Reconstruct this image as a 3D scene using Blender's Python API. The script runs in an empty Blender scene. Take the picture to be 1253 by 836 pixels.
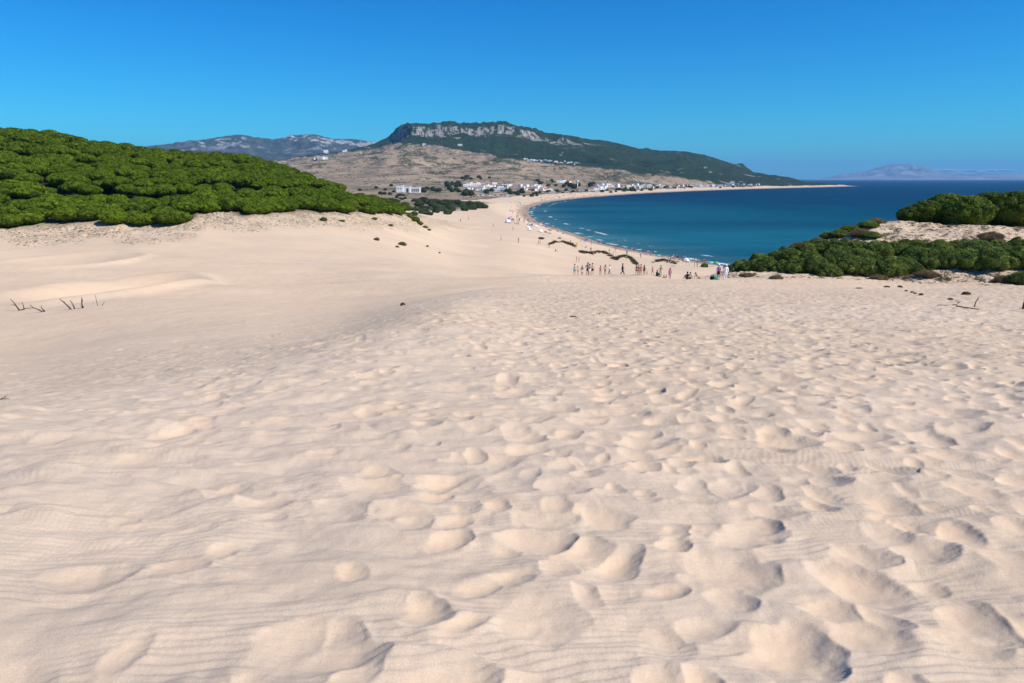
HAZE = 4.2e-5
import bpy, bmesh, math, random
import numpy as np
from mathutils import Vector, Matrix, Euler
rng = np.random.default_rng(7)
random.seed(7)
R = math.radians
S = bpy.context.scene
COL = S.collection

# ------------------------------------------------------------------ camera
W0, H0, F0 = 1253.0, 836.0, 835.0
PITCH = math.atan(199.0 / F0)
CAMZ = 30.0
cam_d = bpy.data.cameras.new("camera")
cam = bpy.data.objects.new("camera", cam_d)
COL.objects.link(cam)
cam_d.sensor_width = 36.0
cam_d.lens = 36.0 * F0 / W0
cam_d.clip_start = 0.1
cam_d.clip_end = 120000.0
cam.location = (0, 0, CAMZ)
cam.rotation_euler = (math.pi / 2 - PITCH, 0, 0)
S.camera = cam

def ray(px, py):
    """azimuth (from +Y towards +X) and tangent of elevation of a point of the view"""
    u = (px - W0 / 2) / F0
    v = (H0 / 2 - py) / F0
    y = math.cos(PITCH) + v * math.sin(PITCH)
    z = -math.sin(PITCH) + v * math.cos(PITCH)
    h = math.hypot(u, y)
    return math.atan2(u, y), z / h

# ------------------------------------------------------------------ noise
def _hash(ix, iy, seed):
    h = (ix.astype(np.int64) * 374761393 + iy.astype(np.int64) * 668265263 + seed * 974634777) & 0xFFFFFFFF
    h = ((h ^ (h >> 13)) * 1274126177) & 0xFFFFFFFF
    h = (h ^ (h >> 16)) & 0xFFFFFFFF
    return h

def noise(x, y, seed=0):
    x = np.asarray(x, dtype=np.float64); y = np.asarray(y, dtype=np.float64)
    ix = np.floor(x); iy = np.floor(y)
    fx = x - ix; fy = y - iy
    ux = fx * fx * fx * (fx * (fx * 6 - 15) + 10); uy = fy * fy * fy * (fy * (fy * 6 - 15) + 10)
    def g(dx, dy):
        a = _hash(ix + dx, iy + dy, seed) * (2 * math.pi / 4294967296.0)
        return np.cos(a) * (fx - dx) + np.sin(a) * (fy - dy)
    a = g(0, 0); b = g(1, 0); c = g(0, 1); d = g(1, 1)
    return ((a * (1 - ux) + b * ux) * (1 - uy) + (c * (1 - ux) + d * ux) * uy) * 1.5

def fbm(x, y, oct=4, seed=0, gain=0.5):
    s = 0; a = 1.0; t = 0
    for k in range(oct):
        s = s + a * noise(x, y, seed + k * 17); t += a
        x = x * 2.03 + 11.3; y = y * 2.03 - 7.7; a *= gain
    return s / t

def ridged(x, y, oct=4, seed=0):
    s = 0; a = 1.0; t = 0
    for k in range(oct):
        s = s + a * (1 - np.abs(noise(x, y, seed + k * 13)) * 1.6); t += a
        x = x * 2.07 + 3.1; y = y * 2.07 + 5.9; a *= 0.5
    return s / t

def sstep(a, b, x):
    t = np.clip((x - a) / (b - a), 0, 1)
    return t * t * (3 - 2 * t)

# ------------------------------------------------------------------ terrain controls
CT = []
def c(px, py, Y):
    a, t = ray(px, py)
    CT.append((a, math.log(Y / math.cos(a)), t))
def cz(a_deg, r, z):
    CT.append((R(a_deg), math.log(r), (z - CAMZ) / r))

SL = 0.115
EYE = 1.7
for a in (-180, -130, -90, -65, -50, -40, -30, -20, -10, 0, 10, 20, 30, 40, 50, 65, 90, 130, 180):
    for r in (0.8, 1.6, 3.2):
        s = SL * math.cos(R(a)) 
        cz(a, r, CAMZ - EYE - s * r)
for a in (-180, -130, -90, 90, 130, 180):
    for r in (10, 40, 150, 700, 3000, 20000):
        cz(a, r, 27 - min(r, 150) * 0.08)
def P(px, Y, dz=0):
    """point on the near slope"""
    a = math.atan((px - W0 / 2) / F0 * 0.97)
    r = Y / math.cos(a)
    CT.append((a, math.log(r), (-EYE - SL * Y + dz) / r))
for px in (626, 760, 900, 1080, 1253, 1400):
    for Y in (6, 12, 22, 40):
        P(px, Y)
for px in (450, 540): 
    for Y in (5, 9): P(px, Y)
for px in (300, 150): P(px, 5)
P(0, 3.5); P(-150, 3.5)
# left column of the view: brow, hollow, far side
for col in [
    (-250, [(480, 9), (440, 22), (400, 42), (360, 70), (320, 95), (290, 115), (238, 150), (163, 215), (146, 245)]),
    (0,   [(505, 7.2), (485, 12), (455, 24), (425, 38), (388, 55), (370, 66), (340, 86), (312, 108), (291, 124), (284, 130), (239, 160), (201, 195), (168, 235)]),
    (150, [(488, 8.5), (462, 14), (440, 24), (410, 38), (385, 52), (362, 66), (335, 88), (305, 112), (284, 132), (270, 142), (245, 165), (215, 200), (192, 235)]),
    (300, [(455, 11), (435, 18), (415, 30), (390, 46), (370, 60), (350, 76), (325, 100), (300, 124), (280, 142), (264, 152), (250, 172), (230, 200), (208, 235)]),
    (420, [(425, 13), (408, 26), (392, 40), (375, 54), (358, 68), (338, 90), (315, 116), (290, 144), (270, 166), (262, 178), (250, 205), (240, 235)]),
    (500, [(393, 17), (378, 32), (368, 48), (356, 64), (342, 84), (322, 114), (300, 150), (285, 180), (272, 205), (264, 235)]),
    (560, [(375, 20), (362, 38), (354, 56), (346, 76), (335, 104), (320, 140), (303, 185), (288, 240), (275, 310), (264, 400), (256, 500)]),
    (626, [(352, 55), (345, 72), (336, 110), (326, 140), (310, 180), (295, 235), (280, 310)]),
]:
    for y, Y in col[1]:
        c(col[0], y, Y)
c(75, 177, 235); c(75, 206, 200)
# crest where the walkers stand and the slip slope behind it
for px, y, Y in ((690, 336.5, 100), (740, 336, 103), (800, 337, 101), (860, 340.5, 84)):
    c(px, 349, 60); c(px, y + 3, Y * .87); c(px, y, Y)
    cz(math.degrees(ray(px, 341)[0]), Y * 1.32 + 4, 10.6)
c(700, 331, 155); c(700, 318, 200); c(700, 300, 260)
c(780, 335, 160); c(780, 324, 205); c(860, 331, 190)
# right dune with the shrubs
for col in [
    (890, [(341, 79), (336, 84), (331, 92)]),
    (950, [(345, 72), (337, 80), (322, 90), (313, 97)]),
    (1000, [(350, 66), (338, 78), (316, 89), (296, 100)]),
    (1050, [(355, 61), (339, 76), (312, 88), (277, 104)]),
    (1100, [(360, 57), (340, 75), (308, 88), (285, 97), (270, 108)]),
    (1180, [(366, 54), (340, 73), (308, 86), (286, 95), (276, 108)]),
    (1253, [(374, 50), (345, 68), (308, 84), (290, 93), (279, 108)]),
    (1400, [(385, 46), (350, 64), (308, 82), (290, 92), (279, 108)]),
]:
    for y, Y in col[1]:
        c(col[0], y, Y)
for a, r, z in ((17, 118, 14), (20, 132, 12), (24, 142, 13), (30, 150, 14), (37, 155, 14), (45, 160, 14),
                (20, 200, 4), (30, 230, 3), (40, 240, 3), (55, 200, 6), (55, 120, 20), (62, 60, 24)):
    cz(a, r, z)
# behind the pine hill
for px in (-250, 0, 150, 300):
    a = math.degrees(ray(px, 200)[0])
    cz(a, 330, 34); cz(a, 520, 16); cz(a, 900, 12)
for px in (420,):
    a = math.degrees(ray(px, 200)[0])
    cz(a, 290, 21); cz(a, 420, 13); cz(a, 800, 11)
for px, y, Y in ((500, 262, 300), (500, 254, 430), (500, 246, 600), (500, 240, 760), (560, 252, 560), (560, 245, 690), (560, 240, 800)):
    c(px, y, Y)
for px in (-400, -250, 0, 150, 300, 400, 500, 620):
    for r, z in ((1100, 14), (1500, 20), (2000, 34), (2600, 52), (4000, 70), (7000, 60), (12000, 20)):
        cz(math.degrees(ray(px, 215)[0]), r, z)
for px in (700, 800, 900):
    for r, z in ((1500, 12), (2000, 24), (2600, 38), (4000, 50), (7000, 30)):
        cz(math.degrees(ray(px, 215)[0]), r, z)
for px in (1000, 1100, 1253, 1400):
    for r, z in ((900, 3), (2600, 5), (5000, 6)):
        cz(math.degrees(ray(px, 215)[0]), r, z)
for px, y, Y in ((620, 256, 520), (600, 249, 640), (640, 244, 850), (620, 238, 960)):
    c(px, y, Y)

CT = np.array(CT)
KA = 3.2
def tps_fit(pts, lam=2e-3):
    n = len(pts)
    X = np.stack([pts[:, 0] * KA, pts[:, 1]], 1)
    d2 = ((X[:, None] - X[None]) ** 2).sum(2)
    K = 0.5 * d2 * np.log(d2 + 1e-9)
    K[np.arange(n), np.arange(n)] = lam
    Pm = np.concatenate([np.ones((n, 1)), X], 1)
    A = np.zeros((n + 3, n + 3)); A[:n, :n] = K; A[:n, n:] = Pm; A[n:, :n] = Pm.T
    b = np.concatenate([pts[:, 2], np.zeros(3)])
    return X, np.linalg.solve(A, b)
TX, TW = tps_fit(CT)
def tps_eval(a, l):
    out = np.full(a.shape, TW[-3]) + TW[-2] * a * KA + TW[-1] * l
    for k in range(len(TX)):
        d2 = (a * KA - TX[k, 0]) ** 2 + (l - TX[k, 1]) ** 2
        out += TW[k] * 0.5 * d2 * np.log(d2 + 1e-9)
    return out

# coarse field, then cubic resampling
CA = np.unique(np.concatenate([np.linspace(-math.pi, -R(52), 24), np.linspace(-R(52), R(52), 260), np.linspace(R(52), math.pi, 24)]))
ra = [0.5]
CL = np.linspace(math.log(0.6), math.log(16000), 420)
GA, GL = np.meshgrid(CA, CL)
GT = tps_eval(GA, GL)

def cubic_matrix(src, dst):
    n = len(src)
    i = np.clip(np.searchsorted(src, dst) - 1, 0, n - 2)
    f = (dst - src[i]) / (src[i + 1] - src[i])
    f = np.clip(f, 0, 1)
    M = np.zeros((len(dst), n))
    r_ = np.arange(len(dst))
    w = [-.5 * f ** 3 + f ** 2 - .5 * f, 1.5 * f ** 3 - 2.5 * f ** 2 + 1, -1.5 * f ** 3 + 2 * f ** 2 + .5 * f, .5 * f ** 3 - .5 * f ** 2]
    for k in range(4):
        np.add.at(M, (r_, np.clip(i - 1 + k, 0, n - 1)), w[k])
    return M

# ------------------------------------------------------------------ mesh grid (polar, denser where it is near)
NC = 1340
A_in = np.concatenate([np.linspace(-R(56), -R(43.6), 100), np.linspace(-R(43.5), R(43.5), NC), np.linspace(R(43.6), R(56), 100)])
A = np.concatenate([np.linspace(-math.pi, -R(57), 42), A_in, np.linspace(R(57), math.pi, 42)])
Rr = np.concatenate([
    [0.35, 0.7, 0.95],
    np.geomspace(1.2, 12, 520, endpoint=False),
    np.geomspace(12, 42, 330, endpoint=False),
    np.linspace(42, 115, 330, endpoint=False),
    np.geomspace(115, 1000, 330, endpoint=False),
    np.geomspace(1000, 2300, 110, endpoint=False),
    np.linspace(2300, 5200, 260, endpoint=False),
    np.geomspace(5200, 14000, 40)])
NR, NA = len(Rr), len(A)
T0 = cubic_matrix(CL, np.log(Rr)) @ GT @ cubic_matrix(CA, A).T     # NR x NA
AA, RRg = np.meshgrid(A, Rr)
GX = (RRg * np.sin(AA)); GY = (RRg * np.cos(AA))
Z = CAMZ + T0 * RRg

# ------------------------------------------------------------------ shoreline
def sea_pt(px, py):
    a, t = ray(px, py)
    r = -CAMZ / t
    return (r * math.sin(a), r * math.cos(a))
shore = [(-3000, -14000), (900, -2500), (420, -300), (330, 60), (240, 150), (160, 196), (120, 214)]
shore += [sea_pt(*p) for p in ((885, 325), (850, 319.5), (800, 311), (760, 303), (740, 299), (700, 285.5), (668, 276), (655, 270), (647, 264), (645.5, 260), (649, 254.5),
                               (663, 249), (680, 246), (700, 243.5), (740, 240), (790, 236.5), (850, 233.8), (900, 232), (950, 230.6), (1000, 229.4), (1052, 228))]
x, y = shore[-1]
shore += [(x + 60, y + 250), (x - 20, y + 700), (1900, 5200), (2300, 7800), (1500, 11000), (-2000, 13800), (-14000, 13900), (-14000, -14000)]
shore = np.array(shore)
def poly_sd(X, Y, poly):
    """distance to the polygon, positive inside"""
    d = np.full(X.shape, 1e18); inside = np.zeros(X.shape, bool)
    n = len(poly)
    for i in range(n):
        x1, y1 = poly[i]; x2, y2 = poly[(i + 1) % n]
        ex, ey = x2 - x1, y2 - y1
        t = np.clip(((X - x1) * ex + (Y - y1) * ey) / (ex * ex + ey * ey), 0, 1)
        d = np.minimum(d, (X - x1 - t * ex) ** 2 + (Y - y1 - t * ey) ** 2)
        cr = ((y1 > Y) != (y2 > Y)) & (X < ex * (Y - y1) / (ey if abs(ey) > 1e-9 else 1e-9) + x1)
        inside ^= cr
    return np.sqrt(d) * np.where(inside, 1, -1)
# the hollow on the left, scooped by the wind, with its curved rim
hx, hy = GX + 45.0, GY - 76.0
hq = np.sqrt((hx / 9.5) ** 2 + (hy / 13.0) ** 2)
Z = Z - 2.0 * (1 - sstep(.25, 1.0, hq)) + .6 * np.exp(-((hq - 1.04) / .13) ** 2) * sstep(-.6, .6, hx / 9.5)
hx2, hy2 = GX + 66.0, GY - 102.0
hq2 = np.sqrt((hx2 / 10.0) ** 2 + (hy2 / 9.0) ** 2)
Z = Z - .9 * (1 - sstep(.2, 1.0, hq2)) + .35 * np.exp(-((hq2 - 1.04) / .12) ** 2)
sweep = sstep(28, 60, RRg) * (1 - sstep(260, 420, RRg)) * (1 - sstep(2, 22, GX))
Z = Z + sweep * fbm(GX / 42 + GY / 90, GY / 19, 2, 501) * 1.1
far = Rr > 120
SD = np.full(Z.shape, 500.0)
SD[far] = poly_sd(GX[far], GY[far], shore)
SD += np.where(SD < 400, 1.6 * noise(GX / 38, GY / 38, 5) * np.clip(RRg / 400, .3, 2), 0)
wid = 30 + 0.01 * RRg
k = sstep(0, 1, SD / wid)
cap = 1.2 + .045 * np.clip(SD, 0, 1e4)
Z = Z + (np.minimum(Z, cap) - Z) * sstep(620, 900, RRg) * (GX > -400)
Zl = np.maximum(Z, 0.8)
Zs = Zl * k + 0.028 * np.clip(SD, 0, 60) * (1 - k)
Z = np.where(SD > 0, Zs, np.maximum(-6, SD * 0.05))

# ------------------------------------------------------------------ mountain with the crags
def lut(pts):
    """py as a function of azimuth -> tangent"""
    a = []; t = []
    for px, py in pts:
        q = ray(px, py); a.append(q[0]); t.append(q[1])
    return np.array(a), np.array(t)
crestA, crestT = lut([(-300, 216), (100, 213), (250, 207), (330, 199), (380, 192), (425, 183.5), (458, 175.5), (474, 167.5), (483, 160), (489.5, 151.5), (510, 150.5), (535, 150.5), (548, 148.7), (578, 151),
                      (609, 149), (637, 154), (675, 163), (714, 169.5), (740, 171.5), (762, 176), (784, 182.5), (810, 184), (839, 185), (865, 190), (899, 201), (925, 206), (950, 209.5), (975, 214),
                      (1009, 220), (1030, 224), (1050, 228.5), (1100, 236), (1400, 236)])
ct = np.interp(AA[0], crestA, crestT)
ct = np.convolve(np.pad(ct, 3, mode='edge'), np.array([1, 2, 3, 4, 3, 2, 1]) / 16, mode='valid')
rc = np.interp(np.degrees(AA[0]), [-40, -22, -12, -8, 0, 8, 15, 22, 28, 60], [5200, 4900, 4300, 3500, 3550, 3700, 3900, 4300, 4700, 4900])
r0 = np.interp(np.degrees(AA[0]), [-40, -10, 0, 8, 15, 20, 28], [1500, 1350, 1300, 1450, 1700, 2000, 3200])
u = (RRg - r0[None]) / (rc - r0)[None]
zc = CAMZ + ct * rc
zb = np.interp(0, [0], [0])
PROF_U = [0, .10, .25, .42, .60, .74, .86, .935, .955, .972, 1.0, 1.04, 1.2, 1.7, 2.4]
PROF_V = [0, .015, .07, .17, .31, .44, .60, .755, .81, .925, .985, 1.0, .90, .35, 0.0]
deg = np.degrees(AA)
wshift = .050 * sstep(-9.5, 0, deg)
pv = np.interp(u + wshift * sstep(.6, .85, u) * (1 - sstep(.96, 1.0, u)), PROF_U, PROF_V)
# low end (right side) has no wall of rock: a smoother profile
PV2 = np.interp(u, [0, .2, .5, .75, .92, 1.0, 1.04, 1.2, 1.7, 2.4], [0, .06, .28, .58, .88, .985, 1.0, .9, .35, 0])
deg = np.degrees(AA)
wallw = sstep(-10.2, -9.0, deg) * (1 - sstep(1.0, 9.0, deg))
pv = pv * wallw + PV2 * (1 - wallw)
zbase = Z.copy()
mt = np.clip(zc[None] - 0, 0, None) * pv
onland = sstep(0, 260, SD)
gul = ridged(GX / 420 + 3, GY / 620, 4, 31) - .62
gul2 = fbm(GX / 130, GY / 150, 4, 47)
mamp = sstep(.02, .35, u) * (1 - sstep(.93, 1.0, u)) * np.clip(mt / 60, 0, 1)
mt2 = mt + mamp * (gul * 52 + gul2 * 12)
hills = sstep(1500, 2300, RRg) * (1 - sstep(.85, 1.0, u)) * (ridged(GX / 300 + 9, GY / 260 - 4, 4, 83) - .6) * 22
crag = wallw * sstep(.80, .9, u) * (1 - sstep(1.0, 1.03, u))
mt2 += crag * (fbm(GX / 22, GY / 30, 3, 61) * 10 + fbm(GX / 70, GY / 60, 2, 63) * 12)
mt2 += sstep(.93, 1.0, u) * (1 - sstep(1.1, 1.3, u)) * fbm(GX / 35, GY / 60, 3, 65) * 3
mm = np.maximum(mt2 + np.where(mt2 > 2, hills * (1 - np.clip(mt / 140, 0, 1)), 0), 0)
Zm = np.maximum(zbase, 0) * (1 - np.clip(pv, 0, 1)) + mm
msel = (RRg > 1250) & (SD > 0)
Z = np.where(msel, zbase * (1 - onland) + Zm * onland, Z)
BUMPY = sstep(250, 900, RRg) * (SD > 40)
Z += BUMPY * fbm(GX / 60, GY / 60, 4, 15) * 2.2 * np.clip(RRg / 1200, 0.2, 1.5)
U = u
# ------------------------------------------------------------------ lookups on the ground
TG = (Z - CAMZ) / RRg
def col_of(a):
    return np.clip(np.searchsorted(A, a), 1, NA - 1)
def gz(x, y):
    a = math.atan2(x, y); r = math.hypot(x, y)
    j = int(np.clip(np.searchsorted(A, a), 1, NA - 1)); i = int(np.clip(np.searchsorted(Rr, r), 1, NR - 1))
    fa = (a - A[j - 1]) / (A[j] - A[j - 1]); fr = (r - Rr[i - 1]) / (Rr[i] - Rr[i - 1])
    fa = min(max(fa, 0), 1); fr = min(max(fr, 0), 1)
    return float((Z[i - 1, j - 1] * (1 - fa) + Z[i - 1, j] * fa) * (1 - fr) + (Z[i, j - 1] * (1 - fa) + Z[i, j] * fa) * fr)
def hit(px, py, rmin=1.5, rmax=1e9):
    """first ground point met in that direction"""
    a, t = ray(px, py)
    j = int(np.clip(np.searchsorted(A, a), 1, NA - 1))
    i0 = int(np.searchsorted(Rr, rmin)); i1 = int(np.searchsorted(Rr, rmax))
    colt = TG[i0:i1, j]
    w = np.nonzero(colt >= t)[0]
    if len(w) == 0:
        return None
    i = w[0] + i0
    if w[0] == 0: r = Rr[i]
    else:
        ta, tb = TG[i - 1, j], TG[i, j]
        r = Rr[i - 1] + (Rr[i] - Rr[i - 1]) * (t - ta) / max(tb - ta, 1e-9)
    x, y = r * math.sin(a), r * math.cos(a)
    return Vector((x, y, gz(x, y)))
def at_r(px, r):
    """ground point in the azimuth of a column at a distance"""
    a, _ = ray(px, 230)
    x, y = r * math.sin(a), r * math.cos(a)
    return Vector((x, y, gz(x, y)))

# ------------------------------------------------------------------ zones of ground cover (where things grow)
def line(pts):
    a, t = lut(pts)
    o = np.argsort(a)
    return np.interp(AA[0], a[o], t[o])[None]
n1 = fbm(GX / 90, GY / 110, 5, 101)
n2 = fbm(GX / 25, GY / 25, 4, 111)
woodT = line([(200, 195), (380, 192), (418, 187), (445, 184), (486, 175.5), (520, 177), (543, 179), (563, 184), (611, 192), (640, 197), (711, 204.5), (740, 207), (805, 214), (848, 219.5), (903, 226.5), (960, 231), (1100, 240)])
tt = TG + n1 * .0035 + fbm(GX / 30, GY / 45, 3, 7) * .0025
wood = sstep(-.0012, .0012, tt - woodT) * (RRg > 2000) * (SD > 0)
far_land = sstep(900, 1000, RRg)
# landward edge of the beach sand
sandT = line([(-400, 282), (500, 262), (560, 258.5), (582, 253.5), (600, 249.5), (640, 243.5), (700, 238.6), (760, 235.2), (850, 232.6), (950, 230), (1045, 226.8), (1200, 220)])
beach = 1 - sstep(-.0012, .0012, TG + n2 * .0015 - sandT)
beach = np.where(RRg < 420, 1.0, beach)
shoreb = 1 - sstep(6, 10, SD / (1 + RRg / 300) + n2 * 3)
shoreb = 1 - sstep(72, 84, SD + n2 * 16)
sand = np.where(RRg < 150, 1.0, np.maximum(beach * (RRg < 1000), shoreb * (RRg < 4200)))
# ground under the pine hill and the shrubs keeps sand with litter
edgeT = line([(-300, 286), (0, 283), (60, 280), (110, 279), (204, 278), (237, 273), (255, 262), (280, 266), (296, 270), (331, 266), (392, 264), (423, 264), (494, 267), (512, 268), (560, 262), (600, 252), (700, 240), (1300, 240)])
left = GX < 10
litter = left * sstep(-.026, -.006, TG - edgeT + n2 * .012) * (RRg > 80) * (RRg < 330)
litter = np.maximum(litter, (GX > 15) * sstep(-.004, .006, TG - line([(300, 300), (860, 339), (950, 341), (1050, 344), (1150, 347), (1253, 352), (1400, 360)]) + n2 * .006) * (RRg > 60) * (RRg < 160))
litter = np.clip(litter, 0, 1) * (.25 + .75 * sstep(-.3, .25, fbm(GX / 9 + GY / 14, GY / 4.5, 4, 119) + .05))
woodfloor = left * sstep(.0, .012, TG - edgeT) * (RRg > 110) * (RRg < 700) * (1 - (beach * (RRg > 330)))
wet = (1 - sstep(2.0, 5.5, SD / (1 + RRg / 450) + n2 * 1.2))
# patches and rows of scrub on the dry slopes
rows_ = fbm(GX / 260 + GY / 900, GY / 90, 4, 131)
patch = np.clip(sstep(.12, .24, rows_ + .35 * n2) + sstep(.26, .34, n1 + .3 * n2), 0, 1) * (RRg > 420)
tread = fbm(GX / 400, GY / 300, 4, 151)
greenlow = sstep(0, 1, (1 - np.abs((TG - line([(400, 236), (500, 234), (560, 231), (700, 230), (800, 229), (1000, 229)])) / .006))) * (RRg > 700)
Uo = U + wshift + .005 * noise(GX / 60, GY / 900, 166)
tier = np.maximum((sstep(.928, .933, Uo) * (1 - sstep(.974, .980, Uo))), .95 * sstep(.868, .874, Uo) * (1 - sstep(.895, .90, Uo)) * sstep(-6, -3, deg))
rocky = np.clip(crag * 1.3, 0, 1) * tier * sstep(-.06, .05, .6 * fbm(GX / 45, GY / 300, 3, 163) + fbm(GX / 22, Z / 7, 4, 161))
rocky = np.maximum(rocky, wood * sstep(.42, .5, fbm(GX / 80, GY / 70, 4, 171)) * .9)

# steepness draws out rock on the crags
# ------------------------------------------------------------------ sand relief
near = (RRg < 115) & (np.abs(AA) < R(60)) & (GX < 60)
H = np.zeros_like(Z)
ni = int(np.searchsorted(Rr, 118))
X_, Y_ = GX[:ni], GY[:ni]
R_ = RRg[:ni]
# slow undulation
H[:ni] += fbm(X_ / 2.6, Y_ / 2.1, 3, 201) * .07 * sstep(1, 4, R_)
H[:ni] += fbm(X_ / .75 + .3 * noise(X_, Y_, 3), Y_ / .42, 3, 205) * .058 * (1 - sstep(25, 45, R_))
# wind-blown tongues with a crisp lee edge
wq = Y_ / .62 + .9 * fbm(X_ / 1.1, Y_ / 1.1, 3, 211) + .25 * X_
saw = wq - np.floor(wq)
saw = np.where(saw < .8, saw / .8, (1 - saw) / .2)
wq2 = Y_ / .27 + .7 * fbm(X_ / .6, Y_ / .5, 3, 217) + .5 * X_
saw2 = wq2 - np.floor(wq2)
saw2 = np.where(saw2 < .78, saw2 / .78, (1 - saw2) / .22)
H[:ni] += saw2 * .016 * sstep(-.05, .4, noise(X_ / .8 + 9, Y_ / .7, 219)) * (1 - sstep(12, 25, R_)) * sstep(1, 2, R_)
H[:ni] += saw * .044 * sstep(-.2, .4, noise(X_ / 1.3, Y_ / 1.0, 215)) * (1 - sstep(20, 40, R_)) * sstep(1, 2, R_)
wx = fbm(X_ / .28, Y_ / .28, 2, 221) * .30
wy = fbm(X_ / .28 + 40, Y_ / .28, 2, 223) * .30
Hb = H[:ni].copy()
pitmask = np.zeros_like(Hb)
ripple_mask = np.ones_like(Hb)
def stamp(x0, y0, ang, ra_, rb_, D, rim, soft, near_k):
    r0_ = math.hypot(x0, y0); a0 = math.atan2(x0, y0)
    ext = max(ra_, rb_) * 1.9
    i0 = np.searchsorted(Rr, r0_ - ext); i1 = min(np.searchsorted(Rr, r0_ + ext) + 1, ni)
    da = ext / r0_
    j0 = np.searchsorted(A, a0 - da); j1 = np.searchsorted(A, a0 + da) + 1
    if i1 <= i0 or j1 <= j0 or j0 < 1 or j1 >= NA: return
    sl = (slice(i0, i1), slice(j0, j1))
    dx = X_[sl] - x0; dy = Y_[sl] - y0
    ca, sa = math.cos(ang), math.sin(ang)
    u_ = (dx * ca + dy * sa) / ra_ + wx[sl] * near_k; v_ = (-dx * sa + dy * ca) / rb_ + wy[sl] * near_k
    u_ = u_ + .22 * v_ * v_
    q = u_ * u_ + v_ * v_
    ic = (i0 + i1) // 2; jc = (j0 + j1) // 2
    base = Hb[min(ic, ni - 1), min(jc, NA - 1)]
    p = base + D * (np.power(q, soft) - 1) + D * .55 * np.clip((-.62 * dx + .50 * dy) / ra_, -.6, 1.6)
    h = H[sl]
    k_ = .0040 + .05 * D
    m = np.clip(.5 + .5 * (h - p) / k_, 0, 1)
    hn = h * (1 - m) + p * m - k_ * m * (1 - m)
    rimw = np.exp(-((np.sqrt(q) - 1.18) / .28) ** 2)
    side = .5 + .5 * np.clip(-(u_ * .6 + v_ * .5), -1, 1)
    hn = hn + rim * rimw * side * (1 - m)
    H[sl] = hn
    pitmask[sl] = np.maximum(pitmask[sl], np.clip(1.25 - q, 0, 1))
npit = 0
def dens(x, y):
    """how trodden the sand is"""
    r = math.hypot(x, y)
    s = x / max(y, .5)
    d = .78 + .6 * max(min((s + .25) / .7, 1), -.85)
    n_ = math.sin(x * .9 + 1.3 * math.sin(y * .55)) * .2 + math.sin(x * 2.3 - y * .7) * math.sin(y * 1.6 + x * .5) * .35
    if s < .0 and r < 16: d *= .62
    return max(.10, d + n_)
cand = []
# on a jittered grid so the prints crowd without filling in
g_ = .335
for iy in range(int(1.3 / g_), int(112 / g_)):
    yy = iy * g_
    xm = yy * 1.35 + 2.5
    for ix in range(int(-xm / g_), int(min(xm, 58) / g_) + 1):
        x = (ix + random.uniform(-.5, .5) + .5 * (iy % 2)) * g_; y = (iy + random.uniform(-.5, .5)) * g_
        r = math.hypot(x, y)
        if r < 1.25 or r > 112: continue
        if random.random() > dens(x, y): continue
        if r > 40 and random.random() < .5: continue
        if (x + 45) ** 2 / 120 + (y - 76) ** 2 / 200 < 1: continue
        cand.append((x, y, r))
random.shuffle(cand)
for x, y, r in cand:
    big = random.random()
    sc = 1.0 if r < 30 else min(1.7, r / 30)
    ra_ = random.choice((random.uniform(.08, .16), random.uniform(.12, .25))) * sc; rb_ = ra_ * random.uniform(.55, .9)
    D = ra_ / sc * random.uniform(.12, .18) * (1.12 if x > .6 else 1) * (1.25 if big > .8 else 1) * (1.0 if r < 40 else 1.15)
    if x < -1 and r < 30: D *= .8
    if x < 2 and r > 26: D *= max(.28, 1 - (r - 26) / 30)
    ang = math.pi / 2 + random.gauss(0, .55) if random.random() < .65 else random.uniform(0, math.pi)
    stamp(x, y, ang, ra_, rb_, D, random.uniform(.1, .35) * D, random.choice((.75, .9, 1.1)), 1.0 if r < 30 else .5)
    npit += 1
print("prints", npit)
# ripples
rmask = (1 - np.clip(pitmask * 1.6, 0, 1)) * sstep(-.5, .0, noise(X_ / 1.7 + 5, Y_ / 1.2, 233)) * (1 - sstep(5.5, 9, R_))
ang_ = Y_ * math.cos(.12) - X_ * math.sin(.12) + .10 * noise(X_ / 1.1, Y_ / .8, 235) + .018 * noise(X_ / .22, Y_ / .2, 236)
ph = ang_ / .055
rp = ph - np.floor(ph)
rp = np.where(rp < .7, rp / .7, (1 - rp) / .3)
H[:ni] += (rp - .5) * .0078 * rmask
# small lumps, crumbly slump marks
H[:ni] += fbm(X_ / .11, Y_ / .10, 2, 241) * (.003 + .012 * pitmask * (1 - pitmask)) * (1 - sstep(9, 14, R_))
side_ = 1 - sstep(R(60), R(80), np.abs(AA[:ni]))
H[:ni] *= side_
# longer wind marks and slumps beyond
farband = sstep(30, 90, RRg) * (RRg < 420)
H += farband * (fbm(GX / 7, GY / 3.5, 4, 251) * .06 + fbm(GX / 24, GY / 16, 2, 255) * .28) * (SD > 5)
H += litter * (np.abs(fbm(GX / 1.6, GY / 1.6, 3, 261)) * .35 + fbm(GX / 5.5, GY / 5, 3, 265) * .8)
Z0 = Z
Z = Z + H
TG = (Z - CAMZ) / RRg

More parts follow.
